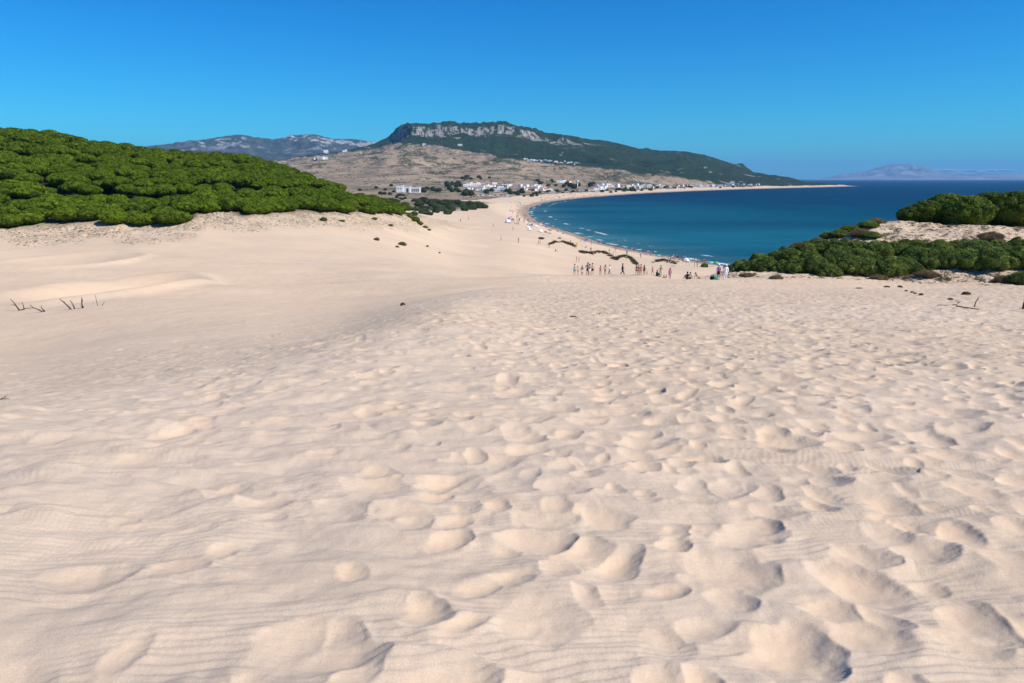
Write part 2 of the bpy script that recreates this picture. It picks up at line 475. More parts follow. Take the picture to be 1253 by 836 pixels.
# ------------------------------------------------------------------ helpers for objects
MATS = {}
def nt(name):
    m = bpy.data.materials.new(name); m.use_nodes = True
    n = m.node_tree; b = n.nodes["Principled BSDF"]
    MATS[name] = m
    return m, n, b
def simple(name, rgb, rough=.7, spec=.3, vary=.12, scale=6.0, metal=0.0):
    if name in MATS: return MATS[name]
    m, n, b = nt(name)
    tc = n.nodes.new("ShaderNodeTexCoord"); nz = n.nodes.new("ShaderNodeTexNoise"); nz.inputs["Scale"].default_value = scale
    n.links.new(tc.outputs["Object"], nz.inputs["Vector"])
    mx = n.nodes.new("ShaderNodeMix"); mx.data_type = 'RGBA'
    mx.inputs[6].default_value = (*[v * (1 - vary) for v in rgb], 1); mx.inputs[7].default_value = (*[min(1, v * (1 + vary)) for v in rgb], 1)
    n.links.new(nz.outputs["Fac"], mx.inputs[0]); n.links.new(mx.outputs[2], b.inputs["Base Color"])
    b.inputs["Roughness"].default_value = rough; b.inputs["Specular IOR Level"].default_value = spec; b.inputs["Metallic"].default_value = metal
    return m
def mesh_np(name, verts, faces, smooth=False):
    me = bpy.data.meshes.new(name)
    verts = np.asarray(verts, dtype=np.float32); faces = np.asarray(faces, dtype=np.int32)
    k = faces.shape[1]
    me.vertices.add(len(verts)); me.vertices.foreach_set("co", verts.ravel())
    me.loops.add(faces.size); me.loops.foreach_set("vertex_index", faces.ravel())
    me.polygons.add(len(faces)); me.polygons.foreach_set("loop_start", np.arange(0, faces.size, k, dtype=np.int32))
    me.polygons.foreach_set("use_smooth", np.full(len(faces), smooth))
    me.update(calc_edges=True)
    return me
def add_attr(me, name, vals):
    at = me.attributes.new(name, 'FLOAT', 'POINT')
    at.data.foreach_set("value", np.asarray(vals, dtype=np.float32).ravel())
def link(name, me, mat=None, parent=None, **kw):
    o = bpy.data.objects.new(name, me); COL.objects.link(o)
    if mat is not None:
        if len(me.materials) == 0: me.materials.append(mat)
    if parent is not None: o.parent = parent
    for k_, v_ in kw.items(): o[k_] = v_
    return o
def empty(name, loc, rz=0, sc=1.0, **kw):
    o = bpy.data.objects.new(name, None); COL.objects.link(o)
    o.location = loc; o.rotation_euler = (0, 0, rz); o.scale = (sc, sc, sc) if not hasattr(sc, '__len__') else sc
    o.empty_display_size = .3
    for k_, v_ in kw.items(): o[k_] = v_
    return o
def copy_tree(o, parent=None):
    c_ = o.copy(); COL.objects.link(c_); c_.parent = parent
    for ch in o.children: copy_tree(ch, c_)
    return c_
class MB:
    """collects simple solids into one mesh"""
    def __init__(s): s.v = []; s.f = []
    def add(s, vs, fs):
        b = len(s.v); s.v += [tuple(p) for p in vs]; s.f += [tuple(i + b for i in f) for f in fs]
    def box(s, c0, c1, M=None):
        x0, y0, z0 = c0; x1, y1, z1 = c1
        vs = [Vector(p) for p in ((x0, y0, z0), (x1, y0, z0), (x1, y1, z0), (x0, y1, z0), (x0, y0, z1), (x1, y0, z1), (x1, y1, z1), (x0, y1, z1))]
        if M: vs = [M @ p for p in vs]
        s.add(vs, [(0, 3, 2, 1), (4, 5, 6, 7), (0, 1, 5, 4), (1, 2, 6, 5), (2, 3, 7, 6), (3, 0, 4, 7)])
    def tube(s, pts, rad, n=6, cap=True):
        pts = [Vector(p) for p in pts]; rings = []
        up = Vector((.13, .21, 1)).normalized()
        for i, p in enumerate(pts):
            d = (pts[min(i + 1, len(pts) - 1)] - pts[max(i - 1, 0)]).normalized()
            a_ = d.cross(up)
            if a_.length < .1: a_ = d.cross(Vector((1, 0, 0)))
            a_.normalize(); b_ = d.cross(a_)
            r_ = rad[i] if hasattr(rad, '__len__') else rad
            rings.append([p + (a_ * math.cos(2 * math.pi * k_ / n) + b_ * math.sin(2 * math.pi * k_ / n)) * r_ for k_ in range(n)])
        vs = [q for rg in rings for q in rg]; fs = []
        for i in range(len(pts) - 1):
            for k_ in range(n):
                fs.append((i * n + k_, i * n + (k_ + 1) % n, (i + 1) * n + (k_ + 1) % n, (i + 1) * n + k_))
        if cap:
            fs.append(tuple(range(n - 1, -1, -1))); fs.append(tuple((len(pts) - 1) * n + k_ for k_ in range(n)))
        s.add(vs, fs)
    def mesh(s, name, smooth=False):
        me = bpy.data.meshes.new(name); me.from_pydata(s.v, [], s.f)
        if smooth: me.polygons.foreach_set("use_smooth", [True] * len(me.polygons))
        me.update(); return me
    def build(s, name, mat, parent=None, smooth=False, **kw):
        return link(name, s.mesh(name, smooth), mat, parent, **kw)

# ------------------------------------------------------------------ node shorthand
class N:
    def __init__(s, n): s.n = n
    def new(s, t, **kw):
        o = s.n.nodes.new(t)
        for k_, v_ in kw.items(): setattr(o, k_, v_)
        return o
    def put(s, inp, v):
        if isinstance(v, bpy.types.NodeSocket): s.n.links.new(v, inp)
        elif v is not None:
            inp.default_value = (*v, 1) if isinstance(v, tuple) and len(v) == 3 and inp.type == 'RGBA' else v
    def math(s, op, a, b=None, clamp=False):
        o = s.new("ShaderNodeMath", operation=op); o.use_clamp = clamp
        s.put(o.inputs[0], a)
        if b is not None: s.put(o.inputs[1], b)
        return o.outputs[0]
    def mix(s, f, a, b, mode='MIX'):
        o = s.new("ShaderNodeMix", data_type='RGBA', blend_type=mode); s.put(o.inputs[0], f); s.put(o.inputs[6], a); s.put(o.inputs[7], b); return o.outputs[2]
    def attr(s, name):
        return s.new("ShaderNodeAttribute", attribute_name=name).outputs["Fac"]
    def noise(s, vec, scale, detail=4, rough=.55, lac=2.0):
        o = s.new("ShaderNodeTexNoise"); s.put(o.inputs["Vector"], vec); o.inputs["Scale"].default_value = scale
        o.inputs["Detail"].default_value = detail; o.inputs["Roughness"].default_value = rough
        return o.outputs["Fac"]
    def ramp(s, f, lo, hi, a=0.0, b=1.0):
        o = s.new("ShaderNodeMapRange"); o.interpolation_type = 'SMOOTHSTEP'; s.put(o.inputs[0], f)
        o.inputs[1].default_value = lo; o.inputs[2].default_value = hi; o.inputs[3].default_value = a; o.inputs[4].default_value = b
        return o.outputs[0]
    def bump(s, h, strength=.5, dist=.1, normal=None):
        o = s.new("ShaderNodeBump"); s.put(o.inputs["Height"], h); o.inputs["Strength"].default_value = strength; o.inputs["Distance"].default_value = dist
        if normal is not None: s.put(o.inputs["Normal"], normal)
        return o.outputs[0]
    def obj(s):
        return s.new("ShaderNodeTexCoord").outputs["Object"]

# ------------------------------------------------------------------ ground materials
SAND = (.575, .440, .312)
def ground_material(name, far_):
    m, n, b = nt(name); g = N(n); o = g.obj()
    fine = g.noise(o, 170, 4, .8); med = g.noise(o, 9, 4, .6); big = g.noise(o, .12, 4, .5); huge = g.noise(o, .02, 3)
    sandc = g.mix(g.ramp(fine, .3, .7), tuple(v * .74 for v in SAND), tuple(v * 1.22 for v in SAND))
    stm = g.new('ShaderNodeMapping'); stm.inputs['Scale'].default_value = (.35, 1.6, 1); n.links.new(o, stm.inputs[0])
    streak = g.noise(stm.outputs[0], 1.1, 6, .65)
    sandc = g.mix(g.math('MULTIPLY', g.ramp(streak, .50, .68), .35), sandc, (.50, .375, .262))
    sandc = g.mix(g.math('MULTIPLY', g.ramp(streak, .46, .34), .30), sandc, (.70, .54, .38))
    sandc = g.mix(g.math('MULTIPLY', g.ramp(med, .45, .72), .28), sandc, (.53, .38, .265))
    sandc = g.mix(g.math('MULTIPLY', g.ramp(big, .45, .65), .3), sandc, (.66, .52, .40))
    sandc = g.mix(g.math('MULTIPLY', g.attr("pit_lit_tint"), .6), sandc, (.735, .52, .33))  # peach of fresh sand in the prints, plus brightness painted onto dim slopes
    wet_ = g.attr("wet")
    sandc = g.mix(g.math('MULTIPLY', wet_, .75), sandc, (.27, .19, .135))
    lit = g.attr("litter")
    ln = g.noise(o, 2.2, 6, .75)
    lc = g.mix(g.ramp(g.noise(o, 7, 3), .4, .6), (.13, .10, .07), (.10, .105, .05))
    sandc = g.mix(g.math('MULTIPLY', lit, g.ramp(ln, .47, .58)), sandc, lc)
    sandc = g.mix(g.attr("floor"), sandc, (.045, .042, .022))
    col = sandc
    if far_:
        v1 = g.noise(o, .018, 8, .65); v2 = g.noise(o, .11, 5, .65)
        dry = g.mix(g.ramp(v1, .35, .65), (.375, .272, .180), (.275, .205, .138))
        dry = g.mix(g.ramp(g.noise(o, .006, 5), .5, .62), dry, (.43, .32, .21))
        scrubc = g.mix(g.ramp(v2, .35, .65), (.045, .062, .030), (.095, .095, .052))
        pt = g.attr("patch")
        pm = g.math('MAXIMUM', g.math('MULTIPLY', pt, g.ramp(v2, .38, .5)), g.ramp(g.math('ADD', v1, g.math('MULTIPLY', v2, .5)), .84, .90))
        land = g.mix(pm, dry, scrubc)
        woodc = g.mix(g.ramp(v2, .35, .65), (.022, .045, .022), (.05, .082, .036))
        woodc = g.mix(g.ramp(v1, .5, .68, 0, .5), woodc, (.075, .10, .045))
        land = g.mix(g.attr("wood"), land, woodc)
        rk = g.mix(g.ramp(g.noise(o, .13, 6, .7), .36, .56), (.20, .18, .155), (.58, .52, .46))
        land = g.mix(g.attr("rock"), land, rk)
        col = g.mix(g.attr("sand"), land, sandc)
    n.links.new(col, b.inputs["Base Color"])
    b.inputs["Roughness"].default_value = .95; b.inputs["Specular IOR Level"].default_value = .12
    if far_:
        h = g.math('ADD', g.math('MULTIPLY', g.noise(o, .05, 7, .7), 1.0), g.math('MULTIPLY', g.math('MULTIPLY', g.attr("wood"), g.noise(o, .16, 4, .7)), 2.0))
        inv = g.math('SUBTRACT', 1.0, g.attr("sand"))
        bm = g.bump(g.math('MULTIPLY', h, inv), .8, 14.0)
    else:
        s1 = g.math('MULTIPLY', fine, .0022); s2 = g.math('MULTIPLY', g.noise(o, 45, 4, .65), .0035); s3 = g.math('MULTIPLY', g.noise(o, 1.6, 5, .6), .05)
        wv = g.new("ShaderNodeTexWave", wave_type='BANDS', bands_direction='Y', wave_profile='SAW'); n.links.new(o, wv.inputs[0])
        wv.inputs["Scale"].default_value = 5.6; wv.inputs["Distortion"].default_value = 6.0; wv.inputs["Detail"].default_value = 3.0; wv.inputs["Detail Scale"].default_value = .5
        rmk = g.math('MULTIPLY', g.ramp(g.noise(o, .8, 3), .45, .62), .008)
        s4 = g.math('MULTIPLY', wv.outputs["Fac"], rmk)
        bm = g.bump(g.math('ADD', g.math('ADD', g.math('ADD', s1, s2), s3), s4), .6, 1.0)
    n.links.new(bm, b.inputs["Normal"])
    return m
M_SAND = ground_material("dune_sand", False)
M_LAND = ground_material("coastal_land", True)

PIT_LIT_TINT = np.zeros(Z.shape); PIT_LIT_TINT[:ni] = np.clip(pitmask * 1.0 * (.55 + .8 * noise(X_ / .9, Y_ / .9, 301)), 0, 1)
PIT_LIT_TINT = np.maximum(PIT_LIT_TINT, sstep(20, 55, RRg) * (.62 + .55 * fbm(GX / 9, GY / 5, 3, 303)))  # beyond the prints: painted peach lightens the left slope turned from the sun
PIT_LIT_TINT = np.clip(np.maximum(PIT_LIT_TINT, (1 - sstep(.8, 1.05, hq)) * .95), 0, 1)  # the hollow's bright, sunlit look is put into its colour
def grid_mesh(name, i0, i1, mat, sel=None, **kw):
    ii = np.arange(i0, i1 + 1)
    nr = len(ii)
    v = np.stack([GX[ii], GY[ii], Z[ii]], 2).reshape(-1, 3)
    idx = np.arange(nr * NA).reshape(nr, NA)
    f = np.stack([idx[:-1, :-1], idx[:-1, 1:], idx[1:, 1:], idx[1:, :-1]], 2).reshape(-1, 4)[:, ::-1]
    if sel is not None:
        s_ = sel[i0:i1, :NA - 1].reshape(-1); f = f[s_]
        used = np.unique(f); remap = np.zeros(len(v), np.int64); remap[used] = np.arange(len(used)); f = remap[f]; v = v[used]
    else: used = slice(None)
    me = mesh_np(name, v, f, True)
    for nm, arr in (("pit_lit_tint", PIT_LIT_TINT), ("wet", wet), ("litter", litter), ("sand", sand), ("floor", woodfloor), ("patch", patch), ("wood", wood), ("rock", rocky)):
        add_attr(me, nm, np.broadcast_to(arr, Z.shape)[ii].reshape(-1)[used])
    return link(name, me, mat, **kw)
iA = int(np.searchsorted(Rr, 150))
cell_sand = (sand > .5) & (RRg < 4300)
# inner patch of the sheet round the viewpoint, then sand, land
sel_near = np.zeros(Z.shape, bool); sel_near[:iA] = True
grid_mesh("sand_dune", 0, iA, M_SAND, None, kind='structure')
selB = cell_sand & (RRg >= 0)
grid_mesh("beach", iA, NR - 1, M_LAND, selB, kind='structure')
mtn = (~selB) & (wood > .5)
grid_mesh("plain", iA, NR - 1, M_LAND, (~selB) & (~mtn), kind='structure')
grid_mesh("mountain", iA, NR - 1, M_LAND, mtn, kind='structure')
# centre fill
vs = [(0, 0, CAMZ - EYE)] + [(GX[0, j], GY[0, j], Z[0, j]) for j in range(0, NA)]
me = bpy.data.meshes.new("ground"); me.from_pydata(vs, [], [(0, j + 2, j + 1) for j in range(NA - 1)]); me.update()
link("ground", me, M_SAND, kind='structure')
# ------------------------------------------------------------------ sea
def sea():
    rr = np.concatenate([[60], np.geomspace(120, 3500, 260), np.geomspace(3600, 42000, 60)])
    aa = np.linspace(-R(100), R(100), 500)
    a2, r2 = np.meshgrid(aa, rr)
    x = r2 * np.sin(a2); y = r2 * np.cos(a2)
    sd = -poly_sd(x, y, shore)
    idx = np.arange(x.size).reshape(x.shape)
    f = np.stack([idx[:-1, :-1], idx[:-1, 1:], idx[1:, 1:], idx[1:, :-1]], 2).reshape(-1, 4)[:, ::-1]
    me = mesh_np("sea", np.stack([x, y, np.zeros_like(x)], 2).reshape(-1, 3), f, True)
    add_attr(me, "off", sd.reshape(-1)); add_attr(me, "dist", r2.reshape(-1))
    m, n, b = nt("sea_water"); g = N(n); o = g.obj()
    off = g.attr("off"); dist = g.attr("dist")
    st = g.new("ShaderNodeMapping"); st.inputs["Scale"].default_value = (.35, 1.0, 1.0); n.links.new(o, st.inputs[0])
    w = g.noise(st.outputs[0], .02, 5, .6); w2 = g.noise(st.outputs[0], .006, 4, .5)
    offn = g.math('ADD', off, g.math('MULTIPLY', g.math('SUBTRACT', w, .5), 60.0))
    c1 = g.mix(g.ramp(offn, -10, 50), (.070, .190, .200), (.010, .112, .160))
    c2 = g.mix(g.ramp(offn, 60, 330), c1, (.0004, .050, .088))
    c3 = g.mix(g.ramp(dist, 350, 1500), c2, (.0002, .014, .052))
    c4 = g.mix(g.ramp(w2, .42, .62, 0, .45), c3, (.0002, .012, .042))
    c5 = g.mix(g.ramp(w, .5, .75, 0, .5), c4, (.004, .080, .120))
    wst = g.new('ShaderNodeMapping'); wst.inputs['Scale'].default_value = (.03, .22, 1); n.links.new(o, wst.inputs[0])
    c5 = g.mix(g.ramp(g.noise(wst.outputs[0], 1.0, 5, .7), .45, .68, 0, .45), c5, (.0004, .030, .060))
    # breaking foam right at the edge
    fo = g.new("ShaderNodeMapping"); fo.inputs["Scale"].default_value = (1, 1, 1); n.links.new(o, fo.inputs[0])
    fn = g.noise(fo.outputs[0], .05, 5, .7)
    edge = g.math('MULTIPLY', g.ramp(off, 1, 3), g.ramp(off, 3.5, 6, 1, 0))
    edge2 = g.math('MULTIPLY', g.ramp(off, 14, 16), g.ramp(off, 16.5, 18, 1, 0))
    fm = g.math('MULTIPLY', g.math('MAXIMUM', edge, g.math('MULTIPLY', edge2, .7)), g.ramp(fn, .535, .60))
    fm = g.math('MULTIPLY', fm, g.ramp(dist, 1500, 2600, 1, 0))
    c6 = g.mix(fm, c5, (.75, .78, .78))
    n.links.new(c6, b.inputs["Base Color"])
    b.inputs["Roughness"].default_value = .32; b.inputs["IOR"].default_value = 1.33; b.inputs["Specular IOR Level"].default_value = .008
    h1 = g.noise(st.outputs[0], .25, 4, .6); h2 = g.noise(st.outputs[0], .9, 3, .6)
    n.links.new(g.bump(g.math('ADD', g.math('MULTIPLY', h1, 1.0), g.math('MULTIPLY', h2, .3)), .6, 1.0), b.inputs["Normal"])
    link("sea", me, m, kind='structure')
sea()

# ------------------------------------------------------------------ far relief
def far_hills(name, sil, rc_, depth, base_z, seed, mat, amp=1.0, a0=None, a1=None, front=.9):
    sa, stn = lut(sil)
    aa = np.linspace(a0 if a0 is not None else sa[0], a1 if a1 is not None else sa[-1], 520)
    uu = np.concatenate([np.linspace(0, 1, 150), np.linspace(1.02, 1.6, 24)])
    a2, u2 = np.meshgrid(aa, uu)
    crest = CAMZ + np.interp(aa, sa, stn) * rc_
    r2 = rc_ + (u2 - 1) * depth
    x = r2 * np.sin(a2); y = r2 * np.cos(a2)
    k_ = depth / 3000.
    prof = np.where(u2 <= 1, np.power(np.clip(u2, 0, 1), 1.25), np.clip(1 - (u2 - 1) / .6, 0, 1))
    hgt = base_z + (crest[None] - base_z) * prof
    env = np.clip(u2, 0, 1) * (1 - sstep(.86, 1.0, u2))
    hgt = hgt + env * amp * ((ridged(x / (620 * k_), y / (900 * k_), 5, seed) - .6) * 190 + fbm(x / (170 * k_), y / (170 * k_), 4, seed + 3) * 45) * np.clip((crest[None] - base_z) / 400, 0, 1)
    hgt += (u2 > .96) * fbm(x / (60 * k_), y / (90 * k_), 3, seed + 9) * 9 * amp
    idx = np.arange(x.size).reshape(x.shape)
    f = np.stack([idx[:-1, :-1], idx[:-1, 1:], idx[1:, 1:], idx[1:, :-1]], 2).reshape(-1, 4)[:, ::-1]
    me = mesh_np(name, np.stack([x, y, hgt], 2).reshape(-1, 3), f, True)
    return link(name, me, mat, kind='structure')
m, n, b = nt("far_rock"); g = N(n); o = g.obj()
v = g.noise(o, .0022, 9, .68); v2 = g.noise(o, .0075, 6, .7)
geo = g.new("ShaderNodeNewGeometry"); sepn = g.new("ShaderNodeSeparateXYZ"); n.links.new(geo.outputs["Position"], sepn.inputs[0])
cc = g.mix(g.ramp(v2, .4, .62), (.038, .052, .038), (.085, .088, .072))
hz = g.ramp(sepn.outputs["Z"], 180, 520)
cc = g.mix(g.math('MULTIPLY', hz, g.ramp(g.math('ADD', v, g.math('MULTIPLY', v2, .35)), .70, .76)), cc, (.44, .40, .37))
n.links.new(cc, b.inputs["Base Color"]); b.inputs["Roughness"].default_value = .95; b.inputs["Specular IOR Level"].default_value = .1
n.links.new(g.bump(g.noise(o, .006, 8, .7), 1.0, 60), b.inputs["Normal"])
far_hills("far_hills", [(-500, 200), (0, 190), (150, 182), (200, 177), (241, 172), (268, 168), (280, 166), (291, 164.5), (303, 166), (310, 168), (325, 169.5), (333, 171), (342, 169), (349, 168), (358, 165.5), (370, 164.5), (387, 164.5), (395, 167), (407, 170), (420, 170), (432, 170), (439, 171), (460, 175), (500, 182), (560, 200), (620, 222)],
          9000, 2600, 150, 301, MATS["far_rock"])
m, n, b = nt("distant_rock"); g = N(n); o = g.obj()
cc = g.mix(g.ramp(g.noise(o, .0009, 7, .65), .42, .58), (.16, .16, .15), (.30, .28, .26))
n.links.new(cc, b.inputs["Base Color"]); b.inputs["Roughness"].default_value = .95; b.inputs["Specular IOR Level"].default_value = .1
far_hills("distant_mountain", [(985, 221), (1013, 217), (1030, 213.5), (1050, 211), (1062, 209), (1073, 205), (1084, 202.5), (1094, 200), (1110, 200.5), (1120, 202), (1128, 202.5), (1136, 206), (1145, 209.6), (1170, 211.5), (1200, 212), (1253, 213.5), (1340, 213), (1450, 216), (1600, 219)],
          30000, 5000, 0, 401, m, amp=1.6)

# thin bank of cloud far beyond the strait
mb_c = bmesh.new(); rc_q = random.Random(2)
for k_ in range(26):
    px_c = 1140 + 92 * rc_q.random(); a_c = ray(px_c, 208)[0]; d_c = 47500.0
    M_ = Matrix.Translation((d_c * math.tan(a_c), d_c, 30 + rc_q.uniform(8.2, 10.4) / F0 * d_c)) @ Matrix.Diagonal((rc_q.uniform(300, 800), rc_q.uniform(300, 500), rc_q.uniform(25, 62), 1))
    bmesh.ops.create_icosphere(mb_c, subdivisions=3, radius=1.0, matrix=M_)
me_c = bpy.data.meshes.new("cloud"); mb_c.to_mesh(me_c); mb_c.free(); me_c.polygons.foreach_set("use_smooth", [True] * len(me_c.polygons))
link("cloud", me_c, simple("cloud_white", (.8, .8, .82), 1, 0, .02, .001), kind='stuff')
# ------------------------------------------------------------------ air
m = bpy.data.materials.new("haze_air"); m.use_nodes = True
n = m.node_tree; n.nodes.clear()
out = n.nodes.new("ShaderNodeOutputMaterial"); pv_ = n.nodes.new("ShaderNodeVolumePrincipled")
pv_.inputs["Color"].default_value = (.26, .60, 1.0, 1); pv_.inputs["Density"].default_value = HAZE
pv_.inputs["Anisotropy"].default_value = 0.0
n.links.new(pv_.outputs[0], out.inputs["Volume"])
m.cycles.homogeneous_volume = True if hasattr(m.cycles, "homogeneous_volume") else None
mb = MB(); mb.box((-44000, -16000, -14), (44000, 44000, 1000))
if HAZE > 0: mb.build("haze", m, kind='stuff')

# ------------------------------------------------------------------ sky and sun
SUN_AZ, SUN_EL = R(113), R(44.5)
w = bpy.data.worlds.new("World"); S.world = w; w.use_nodes = True
n = w.node_tree; g = N(n); bg = n.nodes["Background"]
sk = n.nodes.new("ShaderNodeTexSky"); sk.sky_type = 'NISHITA'; sk.sun_disc = False
sk.sun_elevation = SUN_EL; sk.sun_rotation = SUN_AZ; sk.altitude = 30; sk.air_density = 1.0; sk.dust_density = 0.15; sk.ozone_density = 4.0
hs = n.nodes.new("ShaderNodeHueSaturation"); hs.inputs["Saturation"].default_value = 1.5; hs.inputs["Value"].default_value = 1.0; hs.inputs["Hue"].default_value = .495
n.links.new(sk.outputs[0], hs.inputs["Color"]); n.links.new(g.mix(1.0, hs.outputs[0], (.13, .77, 1.05), 'MULTIPLY'), bg.inputs[0]); bg.inputs[1].default_value = .085
sl_ = bpy.data.lights.new("sun", 'SUN'); sl_.energy = 3.65; sl_.angle = R(.53); sl_.color = (1.0, .955, .88)
so = bpy.data.objects.new("sun", sl_); COL.objects.link(so)
sd_ = Vector((math.sin(SUN_AZ) * math.cos(SUN_EL), math.cos(SUN_AZ) * math.cos(SUN_EL), math.sin(SUN_EL)))
so.rotation_euler = (-sd_).to_track_quat('-Z', 'Y').to_euler(); so.location = (20, -10, 60)
S.view_settings.view_transform = 'Standard'; S.view_settings.look = 'None'; S.view_settings.gamma = 1; S.view_settings.exposure = 0.62
S.render.engine = 'CYCLES'
S.cycles.use_denoising = True
S.cycles.max_bounces = 5; S.cycles.diffuse_bounces = 3; S.cycles.volume_bounces = 0; S.cycles.transparent_max_bounces = 8
S.cycles.volume_step_rate = 4
# ------------------------------------------------------------------ foliage
def foliage_mat(name, dark, light, trans=.25, rough=.75):
    m, n, b = nt(name); g = N(n)
    t = g.attr("tint")
    oi = g.new("ShaderNodeObjectInfo").outputs["Random"]
    cc = g.mix(t, dark, light)
    cc = g.mix(g.math('MULTIPLY', oi, .45), cc, tuple(v * .72 for v in dark))
    o2 = g.obj(); cl = g.noise(o2, .9, 3)
    cc = g.mix(g.math('MULTIPLY', g.ramp(cl, .45, .65), .35), cc, (light[0] * 1.25, light[1] * 1.1, light[2]))
    n.links.new(cc, b.inputs["Base Color"]); b.inputs["Roughness"].default_value = rough; b.inputs["Specular IOR Level"].default_value = .25
    tr = n.nodes.new("ShaderNodeBsdfTranslucent"); n.links.new(cc, tr.inputs[0])
    ms = n.nodes.new("ShaderNodeMixShader"); ms.inputs[0].default_value = trans
    n.links.new(b.outputs[0], ms.inputs[1]); n.links.new(tr.outputs[0], ms.inputs[2])
    n.links.new(ms.outputs[0], n.nodes["Material Output"].inputs[0])
    return m
M_PINE = foliage_mat("pine_needles", (.022, .050, .003), (.235, .345, .010), .30)
M_BUSH = foliage_mat("bush_leaves", (.044, .076, .012), (.290, .380, .070), .32)
M_BUSHB = foliage_mat("dry_bush_leaves", (.12, .095, .045), (.34, .26, .13))
M_DPINE = foliage_mat("dark_pine_needles", (.018, .042, .004), (.200, .285, .018), .28)
M_FARTREE = foliage_mat("far_tree_leaves", (.040, .066, .026), (.120, .160, .060))
M_GRASS = foliage_mat("marram_blades", (.12, .095, .045), (.24, .19, .095), .15)
M_BARK = simple("bark", (.14, .10, .075), .95, .1, .3, 3)
M_DEAD = simple("weathered_wood", (.11, .075, .055), .95, .1, .35, 8)

def sphere_dirs(n, r):
    d = r.normal(size=(n, 3)); return d / np.linalg.norm(d, axis=1)[:, None]
def foliage_mesh(name, seed, lumps, ntuft, per, ln, wd, core=.92, up=.25, lumpn=.0):
    """lumps: (cx,cy,cz,rx,ry,rz); tufts of leaves over the union of the lumps, with a rough leafy core"""
    r = np.random.default_rng(seed)
    L = np.array(lumps); area = (L[:, 3] * L[:, 4]) ** .8; pr = area / area.sum()
    pick = r.choice(len(L), ntuft * 2, p=pr); d = sphere_dirs(ntuft * 2, r)
    rad = r.uniform(.93, 1.05, (ntuft * 2, 1))
    P_ = L[pick, :3] + d * L[pick, 3:] * rad
    # drop what is deep in another lump
    keep = np.ones(len(P_), bool)
    for k_ in range(len(L)):
        q = (((P_ - L[k_, :3]) / L[k_, 3:]) ** 2).sum(1)
        keep &= ~((q < .72) & (pick != k_))
    keep &= P_[:, 2] > 0.02
    P_ = P_[keep][:ntuft]; d = (d / L[pick, 3:])[keep][:ntuft]; d /= np.linalg.norm(d, axis=1)[:, None]
    nT = len(P_)
    lt = r.uniform(-.3, .3, len(L))
    tint = np.clip(r.beta(2, 2.0, nT) + lt[pick[keep][:ntuft]], 0, 1)
    base = np.repeat(P_, per, 0); dd = np.repeat(d, per, 0)
    tg = sphere_dirs(len(base), r); tg -= dd * (tg * dd).sum(1)[:, None]
    dirs = dd * r.uniform(.1, .7, (len(base), 1)) + tg * .9 + np.array([0, 0, up]); dirs /= np.linalg.norm(dirs, axis=1)[:, None]
    side = np.cross(dd, dirs) + sphere_dirs(len(base), r) * .35; side /= np.linalg.norm(side, axis=1)[:, None] + 1e-9
    l_ = ln * r.uniform(.6, 1.25, (len(base), 1)); w_ = wd * r.uniform(.7, 1.2, (len(base), 1))
    jit = sphere_dirs(len(base), r) * ln * .3
    b0 = base + jit - dirs * l_ * .35
    v = np.stack([b0 - side * w_ * .5, b0 + side * w_ * .5, b0 + dirs * l_ + side * w_ * .15, b0 + dirs * l_ - side * w_ * .15], 1).reshape(-1, 3)
    f = np.arange(len(v)).reshape(-1, 4)
    tv = np.repeat(np.repeat(tint, per), 4)
    # core
    bm = bmesh.new(); bmesh.ops.create_icosphere(bm, subdivisions=2, radius=1.0)
    cv = np.array([q.co[:] for q in bm.verts]); cf = np.array([[q.index for q in fc.verts] for fc in bm.faces]); bm.free()
    V = [v]; F4 = f; FT = []; off = len(v); T_ = [tv]
    for k_ in range(len(L)):
        nn = 1 + .16 * noise(cv[:, 0] * 3 + k_ * 7, cv[:, 1] * 3 + cv[:, 2] * 2.3, seed)[:, None]
        q = L[k_, :3] + cv * L[k_, 3:] * core * nn
        q[:, 2] = np.maximum(q[:, 2], .03)
        V.append(q); FT.append(cf + off); off += len(q); T_.append(np.full(len(q), max(0, .4 + lt[k_])))
    V = np.concatenate(V); FT = np.concatenate(FT)
    me = bpy.data.meshes.new(name)
    me.vertices.add(len(V)); me.vertices.foreach_set("co", V.astype(np.float32).ravel())
    me.loops.add(F4.size + FT.size); me.loops.foreach_set("vertex_index", np.concatenate([F4.ravel(), FT.ravel()]).astype(np.int32))
    me.polygons.add(len(F4) + len(FT))
    me.polygons.foreach_set("loop_start", np.concatenate([np.arange(len(F4)) * 4, F4.size + np.arange(len(FT)) * 3]).astype(np.int32))
    me.update(calc_edges=True)
    add_attr(me, "tint", np.concatenate(T_))
    return me

def umbrella_lumps(r, rad, h0, h1, n=15):
    out = []
    for k_ in range(n):
        q = math.sqrt((k_ + .5) / n) * .80; a_ = k_ * 2.39996 + r.uniform(-.3, .3)
        x, y = rad * q * math.cos(a_), rad * q * math.sin(a_)
        top = h1 - (h1 - h0) * .62 * q ** 2.2
        rr = rad * r.uniform(.12, .22)
        rz_ = rr * r.uniform(.60, .9)
        out.append((x, y, top - rz_, rr, rr * r.uniform(.85, 1.1), rz_))
    out.append((0, 0, (h0 + h1) / 2 - .25, rad * .84, rad * .84, (h1 - h0) * .46))
    return out
def bush_lumps(r, rad, h, n=10):
    out = [(0, 0, h * .42, rad * .72, rad * .72, h * .46)]
    for k_ in range(n):
        a_ = k_ * 2.39996; q = math.sqrt((k_ + .6) / n) * .78
        rr = rad * r.uniform(.10, .30)
        z = h * (.80 - .58 * q ** 1.5) * r.uniform(.62, 1.16)
        out.append((rad * q * math.cos(a_), rad * q * math.sin(a_), max(z - rr * .3, rr * .55), rr, rr, rr * r.uniform(.8, 1.05)))
    return out
